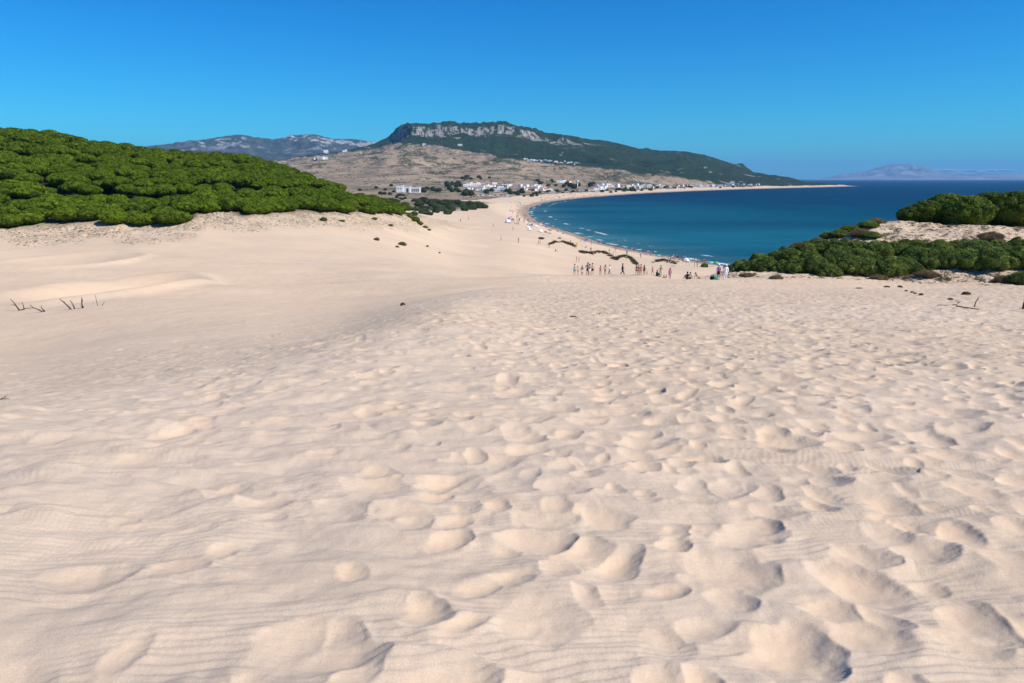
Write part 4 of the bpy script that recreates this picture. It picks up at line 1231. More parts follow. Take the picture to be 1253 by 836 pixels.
def body_mesh(kind):
    J = pose(kind); names = list(J); idx = {k_: i for i, k_ in enumerate(names)}
    me = bpy.data.meshes.new("body"); me.from_pydata([J[k_] for k_ in names], [(idx[a_], idx[b_]) for a_, b_, _ in BONES], [])
    o = bpy.data.objects.new("tmp", me); COL.objects.link(o)
    md = o.modifiers.new("s", 'SKIN'); sv = me.skin_vertices[0].data
    for k_ in names:
        key = k_ if k_ in RAD else k_[:-1]
        sv[idx[k_]].radius = RAD[key]; sv[idx[k_]].use_root = (k_ == 'pel')
    sb = o.modifiers.new("d", 'SUBSURF'); sb.levels = 1; sb.render_levels = 1
    dg = bpy.context.evaluated_depsgraph_get(); dg.update()
    out = bpy.data.meshes.new_from_object(o.evaluated_get(dg))
    bpy.data.objects.remove(o)
    out.name = "body"
    out.polygons.foreach_set("use_smooth", [True] * len(out.polygons))
    P_ = {k_: Vector(v) for k_, v in J.items()}
    lab = []
    for f in out.polygons:
        best = (9, None, 0)
        for a_, b_, t_ in BONES:
            pa, pb = P_[a_], P_[b_]; d = pb - pa; q = max(0, min(1, (f.center - pa).dot(d) / d.length_squared))
            dist = (f.center - pa - d * q).length
            if dist < best[0]: best = (dist, t_, q, a_, b_)
        lab.append(best)
    return out, lab, P_
def shell(me, lab, fn, off, name):
    """cloth lying over the chosen part of a body"""
    sel = [f for f, l_ in zip(me.polygons, lab) if fn(l_, f.center)]
    m = {}; vs = []; fs = []
    for f in sel:
        t_ = []
        for v in f.vertices:
            if v not in m:
                m[v] = len(vs); vs.append(me.vertices[v].co + me.vertices[v].normal * off)
            t_.append(m[v])
        fs.append(t_)
    out = bpy.data.meshes.new(name); out.from_pydata(vs, [], fs); out.polygons.foreach_set("use_smooth", [True] * len(fs)); out.update()
    return out
BODY = {k_: body_mesh(k_) for k_ in ('stand', 'akimbo', 'walk', 'point', 'sit', 'recline')}
def is_t(l_, *n_): return l_[1] in n_
def wear(kind, what):
    me, lab, P_ = BODY[kind]
    up = kind in ('stand', 'akimbo', 'walk', 'point')
    def tor(l_): return (l_[3], l_[4])
    low = lambda l_, c_: (l_[1] == 'torso' and (l_[3] == 'pel' and (l_[4] != 'waist' or l_[2] < .55))) or (l_[1] == 'thigh' and l_[2] < what_len)
    if what == 'shorts': what_len = .62; return shell(me, lab, low, .018, "shorts")
    if what == 'briefs': what_len = .14; return shell(me, lab, low, .012, "swim_briefs")
    if what == 'trousers':
        what_len = 2; return shell(me, lab, lambda l_, c_: low(l_, c_) or l_[1] == 'calf', .02, "trousers")
    if what == 'top': return shell(me, lab, lambda l_, c_: l_[1] == 'torso' and ((l_[3] == 'waist' and l_[2] > .55) or (l_[3] == 'chest' and l_[2] < .35)), .012, "bikini_top")
    if what == 'swimsuit': what_len = .12; return shell(me, lab, lambda l_, c_: low(l_, c_) or (l_[1] == 'torso' and l_[3] in ('pel', 'waist')) or (l_[3] == 'chest' and l_[2] < .5), .012, "swimsuit")
    if what == 'shirt': return shell(me, lab, lambda l_, c_: l_[1] == 'torso' and l_[3] != 'pel' or (l_[1] == 'torso' and l_[4] == 'waist') or (l_[1] == 'uarm' and l_[2] < .65), .018, "shirt")
    if what == 'longshirt': return shell(me, lab, lambda l_, c_: l_[1] == 'torso' and l_[3] != 'pel' or (l_[1] == 'torso') or l_[1] in ('uarm', 'farm'), .022, "long_sleeved_shirt")
    if what == 'robe': return shell(me, lab, lambda l_, c_: l_[1] in ('torso', 'uarm') or (l_[1] == 'farm' and l_[2] < .8) or (l_[1] == 'thigh'), .05, "robe")
    if what == 'dress': return shell(me, lab, lambda l_, c_: (l_[1] == 'torso') or (l_[1] == 'thigh' and l_[2] < .85), .03, "dress")
def hairmesh(kind, hat=False, long_=False):
    me, lab, P_ = BODY[kind]
    hc = P_['headc']; ht = P_['headt']
    if hat:
        mb = MB(); n_ = 18
        prof = [(.20, -.005), (.21, .0), (.115, .012), (.112, .085), (.085, .12), (.03, .13)]
        vs = [(hc.x + math.cos(2 * math.pi * k_ / n_) * r_, hc.y + math.sin(2 * math.pi * k_ / n_) * r_ * 1.08, hc.z + .02 + z_) for r_, z_ in prof for k_ in range(n_)]
        fs = [(i * n_ + k_, i * n_ + (k_ + 1) % n_, (i + 1) * n_ + (k_ + 1) % n_, (i + 1) * n_ + k_) for i in range(len(prof) - 1) for k_ in range(n_)]
        fs.append(tuple((len(prof) - 1) * n_ + k_ for k_ in range(n_))); mb.add(vs, fs)
        return mb.mesh("sun_hat", True)
    bm = bmesh.new(); bmesh.ops.create_uvsphere(bm, u_segments=14, v_segments=9, radius=1)
    for v in bm.verts:
        v.co = Vector((v.co.x * .102, v.co.y * .118 + .022, v.co.z * .115 + .028))
        if long_ and v.co.z < .0 and v.co.y > -.02: v.co.z -= .14; v.co.x *= .95
        v.co += hc
    if not long_: bmesh.ops.delete(bm, geom=[v for v in bm.verts if v.co.z < hc.z - .055], context='VERTS')
    o = bpy.data.meshes.new("hair"); bm.to_mesh(o); bm.free(); o.polygons.foreach_set("use_smooth", [True] * len(o.polygons)); return o
_cache = {}
def cached(key, fn):
    if key not in _cache: _cache[key] = fn()
    return _cache[key]
def recol(o, mat):
    if o.data.materials: 
        o.material_slots[0].link = 'OBJECT'; o.material_slots[0].material = mat
    else:
        o.data.materials.append(mat); o.material_slots[0].link = 'OBJECT'; o.material_slots[0].material = mat
def person(loc, kind, h, rz, skin, hair, clothes, label, group=None, hat=None, long_=False):
    root = empty("person", loc, rz, h / 1.74, label=label, category="person")
    if group: root['group'] = group
    b_ = link("body", BODY[kind][0], None, root); recol(b_, M_SKIN[skin])
    hm = cached((kind, long_), lambda: hairmesh(kind, False, long_)); o = link("hair", hm, None, root); recol(o, M_HAIR[hair])
    for what, colr in clothes:
        m = cached((kind, what), lambda: wear(kind, what)); o = link(m.name.split('.')[0], m, None, root); recol(o, M_CL[colr])
    if hat:
        m = cached((kind, 'hat'), lambda: hairmesh(kind, True)); o = link("sun_hat", m, None, root); recol(o, M_CL[hat])
    return root
PG = "walkers and bathers on the crest of the dune"
def pp(px, py, hpx, kind, rz, skin, hair, clothes, label, hat=None, long_=False, hh=None):
    p = hit(px, py, 55, 118)
    if p is None:
        # the crest itself in that direction
        a_ = ray(px, py)[0]; j = int(np.searchsorted(A, a_)); i0, i1 = np.searchsorted(Rr, 70), np.searchsorted(Rr, 112)
        i = i0 + int(np.argmax(TG[i0:i1, j] - .00002 * Rr[i0:i1])); p = Vector((Rr[i] * math.sin(a_), Rr[i] * math.cos(a_), Z[i, j]))
    # stand on the crest, not behind it
    hgt = hpx * p.y / math.cos(PITCH) / F0 * 1.03
    if hh: hgt = hh
    person((p.x, p.y, gz(p.x, p.y) - .03), kind, hgt, R(rz), skin, hair, clothes, label, PG, hat, long_)
def pp2(*a, **k): pp(*a, **k)
pp2(703, 337, 13.5, 'akimbo', 200, 'fair', 'black', [('shorts', 'teal')], "bare-chested man in teal shorts, leftmost of the people on the dune crest")
pp2(707, 337.3, 11, 'point', 60, 'fair', 'black', [('briefs', 'black')], "shorter dark-haired bather in black swimwear right beside the man in teal shorts")
pp2(712.2, 336.6, 11.5, 'stand', 180, 'brown', 'brown', [('shorts', 'white')], "bather in white shorts standing alone between two pairs near the left end")
pp2(719, 337, 15, 'akimbo', 170, 'brown', 'black', [('shirt', 'grey'), ('shorts', 'black')], "tall dark-haired person in grey top and black shorts")
pp2(721.4, 337, 13.5, 'stand', 20, 'fair', 'black', [('top', 'black'), ('shorts', 'white')], "bather in a black top and white shorts touching the tall person in grey", long_=True)
pp2(724.8, 336.6, 14, 'point', 190, 'fair', 'black', [('shorts', 'black')], "bare-backed bather in black shorts with arm out, right of the group of three")
pp2(734.6, 336.5, 11, 'stand', 185, 'fair', 'brown', [('swimsuit', 'coral')], "bather in a coral swimsuit, leftmost of the spaced three", long_=True)
pp2(740.4, 336.5, 12, 'akimbo', 170, 'tan', 'brown', [('top', 'white'), ('briefs', 'grey')], "bather in a white bikini top, middle of the spaced three", long_=True)
pp2(745.9, 336.7, 12, 'walk', 250, 'fair', 'fair', [('shirt', 'white'), ('trousers', 'grey')], "person in a white shirt and grey trousers, right one of the spaced three")
pp2(761.6, 336.5, 13.5, 'walk', 80, 'brown', 'black', [('longshirt', 'black'), ('trousers', 'black')], "person dressed all in black striding alone in the middle of the crest")
pp2(778.6, 337, 12.5, 'akimbo', 180, 'fair', 'brown', [('top', 'black'), ('briefs', 'black')], "bather in a black bikini, leftmost of the close middle group", long_=True)
pp2(781.2, 337.2, 12.8, 'stand', 150, 'tan', 'brown', [('briefs', 'coral')], "bather in coral trunks touching the one in the black bikini")
pp2(783.9, 337, 13, 'akimbo', 200, 'tan', 'brown', [('briefs', 'red')], "bather in red trunks, third in the close middle group")
pp2(788, 337, 12, 'stand', 180, 'tan', 'black', [('swimsuit', 'black')], "bather in a black swimsuit just right of the close middle group", long_=True)
pp2(791.5, 337, 5.2, 'stand', 180, 'fair', 'brown', [('briefs', 'red')], "tiny child in red briefs near the bather in a black swimsuit")
pp2(798.3, 337, 10.5, 'walk', 120, 'fair', 'fair', [('briefs', 'coral')], "slim child in coral trunks walking alone")
pp2(804.4, 338.4, 9.0, 'sit', 30, 'dark', 'black', [('longshirt', 'black'), ('trousers', 'black')], "person all in black sitting low left of the man in mint shorts", hh=1.62)
pp2(808.2, 338, 13.5, 'akimbo', 180, 'tan', 'black', [('shorts', 'mint')], "man in mint green shorts facing away beside the seated person in black")
pp2(812.6, 338.3, 5, 'sit', 10, 'fair', 'brown', [('briefs', 'black')], "small child seated just right of the man in mint shorts", hh=1.0)
pp2(815.2, 338.3, 5, 'sit', 330, 'fair', 'brown', [('briefs', 'coral')], "second small child seated next to the woman in the pink dress", hh=.95)
pp2(819.6, 338.5, 13, 'stand', 175, 'brown', 'black', [('dress', 'pink')], "woman in a pink dress right of the two seated children", long_=True)
pp2(840.4, 339.3, 9, 'sit', 200, 'brown', 'black', [('longshirt', 'black'), ('shorts', 'grey')], "person in a black top sitting on the sand right of the standing people", hh=1.7)
pp2(844.8, 338.8, 8, 'sit', 150, 'tan', 'black', [('top', 'white'), ('briefs', 'black')], "bather in a white top sitting behind the one in black", hh=1.6)
pp2(855, 340.8, 9, 'recline', 120, 'fair', 'black', [('briefs', 'black')], "sunburnt bather reclining on the sand near the small round bush", hh=1.7)
pp2(878.6, 342.4, 18, 'stand', 190, 'tan', 'brown', [('shirt', 'purple'), ('shorts', 'black')], "walker in a white sun hat, purple top and black shorts", hat='white')
pp2(887.2, 342.4, 18, 'stand', 175, 'fair', 'grey', [('robe', 'white'), ('trousers', 'white')], "person in a loose white robe and white sun hat, rightmost on the crest", hat='white')

def lumpy(name, seed, dims, mat, loc, rz, **kw):
    bm = bmesh.new(); bmesh.ops.create_icosphere(bm, subdivisions=3, radius=1)
    q = random.Random(seed); o_ = q.uniform(0, 50)
    co = np.array([v.co[:] for v in bm.verts])
    n_ = noise(co[:, 0] * 1.7 + o_, co[:, 1] * 1.7 + co[:, 2] * 1.3, seed) * .35 + noise(co[:, 0] * 5 + o_, co[:, 2] * 5 + co[:, 1] * 3, seed + 1) * .10
    for v, k_ in zip(bm.verts, n_):
        v.co = Vector((v.co.x * dims[0], v.co.y * dims[1], max(v.co.z, -.4) * dims[2])) * (1 + k_)
    me = bpy.data.meshes.new(name); bm.to_mesh(me); bm.free(); me.polygons.foreach_set("use_smooth", [True] * len(me.polygons))
    o = link(name, me, mat, **kw); o.location = loc; o.rotation_euler = (0, 0, rz); return o
def bag(px, py, colr, label, s_=.3):
    p = hit(px, py, 55, 130)
    if p is None: return
    root = empty("beach_bag", p, random.uniform(0, 3), s_ / .3, label=label, category="bag")
    mb = MB()
    n_ = 12; prof = [(.20, .0), (.26, .06), (.27, .25), (.22, .38), (.12, .42)]
    vs = [(math.cos(2 * math.pi * k_ / n_) * r_, math.sin(2 * math.pi * k_ / n_) * r_ * .55, z_) for r_, z_ in prof for k_ in range(n_)]
    fs = [(i * n_ + k_, i * n_ + (k_ + 1) % n_, (i + 1) * n_ + (k_ + 1) % n_, (i + 1) * n_ + k_) for i in range(4) for k_ in range(n_)]
    mb.add(vs, fs); mb.build("pouch", M_CL[colr], root, True)
    mb = MB(); mb.tube([(-.15, 0, .38), (-.1, 0, .55), (.1, 0, .55), (.15, 0, .38)], .015, 5); mb.build("handle", M_CL[colr], root, True)
bag(828.5, 339.2, 'orange', "small brownish bag alone on the sand between the pink dress and the sitters")
bag(874.6, 342, 'turquoise', "turquoise beach bag at the left foot of the walker in the white hat", .36)
bag(871.2, 342.2, 'black', "small black bag on the sand left of the turquoise one", .28)
bag(839, 341, 'black', "dark bag on the sand in front of the sitting pair", .3)

# ---- the crowd on the bay beach
def tiny_mesh(kind, what):
    """one continuous figure, coloured by body, suit and hair"""
    me, lab, P_ = BODY[kind]
    o = me.copy(); o.materials.clear()
    idx = []
    for f, l_ in zip(me.polygons, lab):
        if l_[1] == 'head' and (f.center.z > P_['headc'].z + .0 or f.center.y > P_['headc'].y + .02): idx.append(2)
        elif (l_[1] == 'torso' and l_[3] == 'pel') or (l_[1] == 'thigh' and l_[2] < .35): idx.append(1)
        elif what == 'top' and l_[1] == 'torso': idx.append(1)
        else: idx.append(0)
    for _ in range(3): o.materials.append(M_SKIN['tan'])
    o.polygons.foreach_set("material_index", idx); o.update(); return o
TINY = [tiny_mesh(k_, w_) for k_, w_ in (('stand', ''), ('walk', ''), ('akimbo', 'top'), ('sit', ''), ('point', 'top'))]
def shore_at(off_min, off_max, px0, px1, py0, py1, q, rmin=150):
    for _ in range(400):
        px, py = q.uniform(px0, px1), q.uniform(py0, py1)
        p = hit(px, py, rmin, 3200)
        if p is None: continue
        i = int(np.clip(np.searchsorted(Rr, p.xy.length), 1, NR - 1)); j = int(np.searchsorted(A, math.atan2(p.x, p.y)))
        if off_min < SD[i, j] < off_max: return p
    return None
def bather(p, lab, q, sc=1.0):
    o = link("person", TINY[q.randrange(5)], None); o.location = p; o.rotation_euler = (0, 0, q.uniform(0, 6.28)); h_ = q.uniform(.92, 1.08) * sc; o.scale = (h_,) * 3
    for k_, m in ((0, M_SKIN[q.choice(['tan', 'tan', 'fair', 'brown'])]), (1, M_CL[q.choice(list(CLC))]), (2, M_HAIR[q.choice(['black', 'brown', 'brown', 'fair'])])):
        o.material_slots[k_].link = 'OBJECT'; o.material_slots[k_].material = m
    o['label'] = lab; o['category'] = 'person'; o['group'] = "bathers on the bay beach"
q = random.Random(31)
for n_, box_, offs, lab, sc in (
        (58, (640, 700, 252, 286), (.5, 9), "tiny bather at the waterline along the inner curve of the bay", 1.1),
        (46, (700, 872, 286, 324), (.5, 9), "tiny bather at the waterline of the nearest stretch of beach", 1.05),
        (40, (622, 655, 246, 276), (9, 60), "tiny sunbather up the sand near the rows of parasols", 1.1),
        (24, (690, 868, 296, 327), (9, 50), "tiny sunbather on dry sand of the nearest stretch of beach", 1.0),
        (40, (662, 800, 236, 250), (1, 40), "tiny figure on the far stretch of beach before the village", 1.5),
        (6, (560, 640, 262, 300), (40, 260), "tiny walker on the wide empty sand left of the beach crowd", 1.0)):
    for _ in range(n_):
        p = shore_at(*offs, *box_, q)
        if p is not None: bather(p, lab, q, sc)
for px, py, lab in ((705.5, 320.5, "left one of two tiny walkers on the slope behind the group with the teal shorts"), (708.5, 321, "right one of two tiny walkers on the slope behind the group with the teal shorts"),
                    (659, 299.5, "left one of a tiny pair walking up the sand from the bay"), (661, 299.5, "right one of a tiny pair walking up the sand from the bay"), (672, 304, "tiny lone walker below the first strip of dune grass"),
                    (680, 308, "tiny lone walker heading for the strip of dune grass"), (849.5, 327, "tiny standing figure left of the small round bush"), (853, 328, "tiny figure closer to the small round bush")):
    p = hit(px, py, 130, 600)
    if p is not None: bather(p, lab, q)
# in the water
for _ in range(26):
    for _t in range(60):
        px, py = q.uniform(648, 872), q.uniform(256, 324)
        a_, t = ray(px, py); r1 = -CAMZ / t; x, y = r1 * math.sin(a_), r1 * math.cos(a_)
        i = int(np.clip(np.searchsorted(Rr, r1), 1, NR - 1)); j = int(np.searchsorted(A, a_))
        if -16 < SD[i, j] < -2: break
    else: continue
    bather(Vector((x, y, -.75)), "tiny bather standing waist-deep in the shallows of the bay", q)

def parasol_proto(kind):
    root = empty("parasol", (0, 0, 0))
    mb = MB(); mb.tube([(0, 0, -.2), (0, 0, 2.1)], .022, 6); mb.build("pole", M_CL['white'], root, True)
    mb = MB(); n_ = 8; prof = [(1.10, 1.72), (.75, 1.98), (.35, 2.14), (.03, 2.2)]
    vs = [(math.cos(2 * math.pi * k_ / n_) * r_, math.sin(2 * math.pi * k_ / n_) * r_, z_) for r_, z_ in prof for k_ in range(n_)] + [(math.cos(2 * math.pi * k_ / n_) * 1.1, math.sin(2 * math.pi * k_ / n_) * 1.1, 1.6) for k_ in range(n_)]
    fs = [(i * n_ + k_, i * n_ + (k_ + 1) % n_, (i + 1) * n_ + (k_ + 1) % n_, (i + 1) * n_ + k_) for i in range(3) for k_ in range(n_)] + [(4 * n_ + k_, 4 * n_ + (k_ + 1) % n_, (k_ + 1) % n_, k_) for k_ in range(n_)]
    mb.add(vs, fs); mb.build("canopy", M_CL['blue'], root)
    return root
par0 = parasol_proto(0); first_par = [True]
def parasol(p, colr, lab, q, sc=1.0):
    if first_par[0]: o = par0; first_par[0] = False
    else: o = copy_tree(par0)
    o.location = p; o.rotation_euler = (q.uniform(-.15, .15), q.uniform(-.15, .15), q.uniform(0, 3)); o.scale = (sc * .8,) * 3
    for ch in o.children:
        if ch.name.startswith("canopy"): recol(ch, M_CL[colr])
    o['label'] = lab; o['category'] = "parasol"; o['group'] = "parasols on the bay beach"
for px, py, colr, lab in ((836.5, 317.5, 'blue', "blue parasol by the water on the nearest beach, left of a white shelter"), (829.5, 318.5, 'navy', "navy parasol next to the blue one by the water"), (805, 316.5, 'turquoise', "turquoise parasol above the last strip of dune grass"),
                          (793, 311, 'magenta', "magenta parasol at the water's edge above the middle group"), (801, 311.5, 'turquoise', "turquoise parasol right beside the magenta one"), (876, 325.5, 'green', "green parasol showing above the hat of the walker in purple"),
                          (869, 326.5, 'turquoise', "turquoise parasol low beside the green one near the bush"), (824, 319.5, 'red', "red parasol at the right end of the last strip of dune grass"), (684.5, 295, 'navy', "dark parasol at the crest of the first strip of dune grass"),
                          (672.5, 288.5, 'turquoise', "turquoise parasol on the inner curve of the beach"), (667, 287, 'navy', "dark blue parasol left of the turquoise one on the inner curve"), (673, 284.5, 'red', "red parasol near the water on the inner curve"), (829, 325, 'green', "green parasol low on the sand below the red one")):
    p = hit(px, py + 1, 135, 900)
    if p is not None: parasol(p, colr, lab, q, .95)
for n_, box_, offs, lab, sc in ((24, (622, 655, 244, 275), (8, 70), "small parasol in the crowded rows on the inner curve of the beach", 1.0),
                                (10, (640, 690, 270, 292), (5, 30), "small parasol near the waterline on the inner curve of the beach", 1.0),
                                (6, (690, 868, 296, 326), (6, 30), "small parasol near the waterline of the nearest beach", .8),
                                (30, (660, 800, 236, 250), (6, 50), "small parasol in the long line on the far beach before the village", 1.4)):
    for _ in range(n_):
        p = shore_at(*offs, *box_, q)
        if p is not None: parasol(p, q.choice(['blue', 'navy', 'white', 'blue', 'grey', 'green', 'red', 'pink', 'purple', 'white', 'orange']), lab, q, sc)
# pop-up shelters
def shelter(px, py, colr, lab, w_=2.4):
    p = hit(px, py, 135, 1200)
    if p is None: return
    root = empty("beach_tent", p, math.pi + q.uniform(-.4, .4), w_ / 2.4, label=lab, category="tent", group="tents on the bay beach")
    mb = MB(); n_ = 7; vs = []; fs = []
    for i in range(n_ + 1):
        a_ = math.pi * i / n_
        for y_ in (-.9, 0, .9): vs.append((-math.cos(a_) * 1.2, y_, math.sin(a_) * (1.45 if y_ < 0 else 1.25 if y_ == 0 else .5)))
    for i in range(n_):
        for k_ in range(2): fs.append((i * 3 + k_, i * 3 + k_ + 1, (i + 1) * 3 + k_ + 1, (i + 1) * 3 + k_))
    mb.add(vs, fs); mb.build("shell", M_CL[colr], root, True)
    mb = MB(); mb.box((-1.1, -1.3, .0), (1.1, .8, .03)); mb.build("groundsheet", M_CL['grey'], root)
shelter(840, 321, 'white', "white tent beside the blue parasol by the water")
shelter(650, 277, 'white', "white tent, topmost of the cluster where the shore bends")
shelter(646, 279, 'white', "white tent, left one of the cluster where the shore bends", 1.7)
shelter(648, 282, 'white', "white tent, lowest of the cluster where the shore bends", 1.7)
shelter(656, 278, 'white', "white tent, right one of the cluster where the shore bends", 1.7)
shelter(661, 284, 'white', "long white tent below the cluster where the shore bends", 2.1)
shelter(622, 273, 'white', "pale tent alone on the sand left of the crowd", 3)

# ------------------------------------------------------------------ village
M_WALL = [simple("limewash", (.80, .79, .76), .9, .2, .05, .5), simple("cream_wash", (.70, .62, .48), .9, .2, .05, .5), simple("ochre_wash", (.68, .42, .16), .9, .2, .05, .5), simple("grey_wash", (.60, .60, .60), .9, .2, .05, .5)]
M_TILE = simple("roof_tiles", (.36, .17, .10), .9, .2, .2, 2); M_FLAT = simple("flat_roof", (.55, .50, .45), .9, .2, .1, 1); M_WIN = simple("window_glass", (.03, .04, .05), .2, .5, .1, 1); M_DOOR = simple("painted_door", (.10, .07, .05), .7, .3, .1, 1)
def house_proto(w_, d_, h_, kind, seed):
    q = random.Random(seed)
    root = empty("white_house", (0, 0, 0))
    mb = MB(); mb.box((-w_ / 2, -d_ / 2, -2), (w_ / 2, d_ / 2, h_))
    if kind == 'two': mb.box((w_ * .02, -d_ * .38, h_ + .003), (w_ * .44, d_ * .42, h_ + 2.7))
    if kind in ('flat', 'two'):
        t_ = .25
        for c0, c1 in (((-w_ / 2, -d_ / 2, h_ + .002), (w_ / 2, -d_ / 2 + t_, h_ + .6)), ((-w_ / 2, d_ / 2 - t_, h_ + .002), (w_ / 2, d_ / 2, h_ + .6)),
                       ((-w_ / 2, -d_ / 2 + t_ + .002, h_ + .002), (-w_ / 2 + t_, d_ / 2 - t_ - .002, h_ + .6)), ((w_ / 2 - t_, -d_ / 2 + t_ + .002, h_ + .002), (w_ / 2, d_ / 2 - t_ - .002, h_ + .6))):
            if kind == 'flat' or c0[0] < 0: mb.box(c0, c1)
    mb.build("wall", M_WALL[0], root)
    mb = MB()
    if kind == 'gable':
        e = .4; vs = [(-w_ / 2 - e, -d_ / 2 - e, h_ - .1), (w_ / 2 + e, -d_ / 2 - e, h_ - .1), (w_ / 2 + e, d_ / 2 + e, h_ - .1), (-w_ / 2 - e, d_ / 2 + e, h_ - .1), (-w_ / 2 - e, 0, h_ + 1.6), (w_ / 2 + e, 0, h_ + 1.6)]
        mb.add(vs, [(0, 1, 5, 4), (2, 3, 4, 5), (0, 4, 3), (1, 2, 5), (0, 3, 2, 1)])
        mb.build("roof", M_TILE, root)
    else:
        mb.box((-w_ / 2 + .3, -d_ / 2 + .3, h_ + .004), (w_ / 2 - .3 if kind == 'flat' else w_ * .015, d_ / 2 - .3, h_ + .08)); mb.build("roof", M_FLAT, root)
    nw = max(2, int(w_ / 3.6))
    for k_ in range(nw):
        x = -w_ / 2 + (k_ + .5) * w_ / nw
        mb = MB()
        if k_ == nw // 2:
            mb.box((x - .55, -d_ / 2 - .05, 0), (x + .55, -d_ / 2 + .05, 2.1)); mb.build("door", M_DOOR, root)
        else:
            mb.box((x - .6, -d_ / 2 - .05, 1.0), (x + .6, -d_ / 2 + .05, 2.2)); mb.build("window", M_WIN, root)
    mb = MB(); mb.box((-w_ / 2 - .05, -.6, 1.0), (-w_ / 2 + .05, .6, 2.2)); mb.build("window", M_WIN, root)
    return root
HP = [house_proto(*a_) for a_ in ((11, 8, 3.4, 'flat', 1), (14, 9, 3.3, 'two', 2), (9, 7, 3.2, 'gable', 3), (17, 8, 3.6, 'flat', 4), (10, 8, 6.2, 'flat', 5), (12, 8, 3.4, 'gable', 6))]
usedH = set()
def house(p, rz, sc, lab, q, mat=None, which=None, name="white_house"):
    i = q.randrange(len(HP)) if which is None else which
    if i in usedH: o = copy_tree(HP[i])
    else: o = HP[i]; usedH.add(i)
    o.name = name; o.location = p; o.rotation_euler = (0, 0, rz); o.scale = (sc,) * 3
    if mat is not None:
        for ch in o.children:
            if ch.name.startswith("wall"): recol(ch, mat)
    o['label'] = lab; o['category'] = "house"; o['group'] = "white houses of the village"
    return o
q = random.Random(44)
def row(n_, x0, y0, x1, y1, jy, lab, sc=(.85, 1.2), rmin=600):
    n_ = int(n_ * 1.6)
    for k_ in range(n_):
        f_ = (k_ + q.uniform(.2, .8)) / n_
        px = x0 + (x1 - x0) * f_; py = y0 + (y1 - y0) * f_ + q.uniform(-jy, jy)
        p = hit(px, py, rmin, 6000)
        if p is None: continue
        house(p, math.atan2(-p.x, p.y) + q.uniform(-.6, .6), q.uniform(*sc), lab, q, M_WALL[0] if q.random() < .8 else M_WALL[1])
row(12, 573, 232, 612, 232.5, .8, "white house in the front row at the western end of the village")
row(9, 590, 228.5, 622, 228.5, .8, "white house in the back row at the western end of the village")
row(5, 571, 228, 590, 226.5, .8, "white house beside the ochre one on the western rise")
row(8, 606, 233.5, 622, 234, .8, "white house just right of the front row, before the dark central trees")
row(16, 630, 232, 672, 233, 1.0, "white house in the front row of the middle of the village")
row(10, 634, 229.5, 662, 230, .8, "white house in the back row of the middle of the village")
row(8, 682, 223, 700, 223.5, .6, "white house along the track above the water tower grove", (.8, 1.0))
row(9, 722, 233, 740, 231, 1.0, "white house near the foot of the red and white mast")
row(15, 726, 229, 766, 228, 1.0, "white house in the upper row east of the mast", (.9, 1.2))
row(13, 764, 230, 795, 229, 1.2, "white house in the eastern end of the village by the green bank", (.9, 1.2))
row(12, 790, 229.5, 850, 228, 1.0, "white house in the thin line of houses beyond the village", (.9, 1.1))
row(12, 850, 228.5, 930, 226.5, .8, "pale house near the far tip of the bay", (.8, 1.1))
row(10, 640, 195, 664, 197.5, .8, "white house at the left end of the hamlet high on the hillside", (.5, .75), 1500)
row(12, 664, 197, 709, 201, 1.2, "white house in the right part of the hamlet high on the hillside", (.5, .75), 1500)
row(6, 384, 194, 400, 195, .6, "white farmhouse on the plain before the far blue hills", (1.1, 1.5), 1500)
for px, py, w_, lab in ((399, 187.5, 2.6, "lone white farmhouse on the left slope above the farm row"), (422, 185.5, 2.0, "lone white house on the left shoulder of the crag hill"), (354, 191, 2.4, "lone white farm far left on the plain below the blue hills"), (346, 191, 2.0, "small white farm left of the other on the plain below the blue hills"),
                        (563, 178.5, 1.8, "lone white house at the edge of the woodland under the crags"), (519, 177.5, 1.4, "tiny lone white house under the left crag"), (893, 227, 2.2, "pale tower house at the far east end of the shore")):
    p = hit(px, py, 900, 9000)
    if p is not None: house(p, math.atan2(-p.x, p.y), w_, lab, q, M_WALL[0])
p = hit(579.5, 225.5, 600, 6000)
house(p, 0, 1.25, "ochre yellow house on the rise at the western end of the village", q, M_WALL[2], 1, "ochre_house")
for i, o in enumerate(HP):
    if i not in usedH:
        for ch in list(o.children): bpy.data.objects.remove(ch)
        bpy.data.objects.remove(o)
# the big farm building
p = hit(500, 235.5, 600, 2000)
if p is not None:
    s_ = p.y / 1000 / math.cos(PITCH) * 1.0
    root = empty("farm_building", p, math.atan2(-p.x, p.y) - .12, s_, label="long white farm building with a dark doorway, alone left of the village", category="building")
    mb = MB(); mb.box((-16, -6, -3), (-7, 8, 9.5)); mb.box((-6.997, -4.5, -3), (3, 7, 8.2)); mb.box((3.003, -2.5, -3), (16, 7, 7.4)); mb.build("wall", M_WALL[0], root)
    mb = MB(); mb.box((-16.2, -6.2, 9.503), (-6.8, 8.2, 9.9)); mb.box((-6.79, -4.7, 8.203), (3.1, 7.1, 8.5)); mb.box((3.11, -2.7, 7.403), (16.2, 7.2, 7.75)); mb.build("roof", M_FLAT, root)
    mb = MB(); mb.box((-2.6, -4.62, 0), (.6, -4.4, 5.6)); mb.build("door", M_DOOR, root)
    for x in (-13.5, -10):
        mb = MB(); mb.box((x - .6, -6.1, 4.5), (x + .6, -5.9, 6)); mb.build("window", M_WIN, root)
    for x in (5.2, 8.0, 10.8, 13.6):
        mb = MB(); mb.box((x - .8, -2.62, 1.0), (x + .8, -2.4, 5.0)); mb.build("window", M_WIN, root)
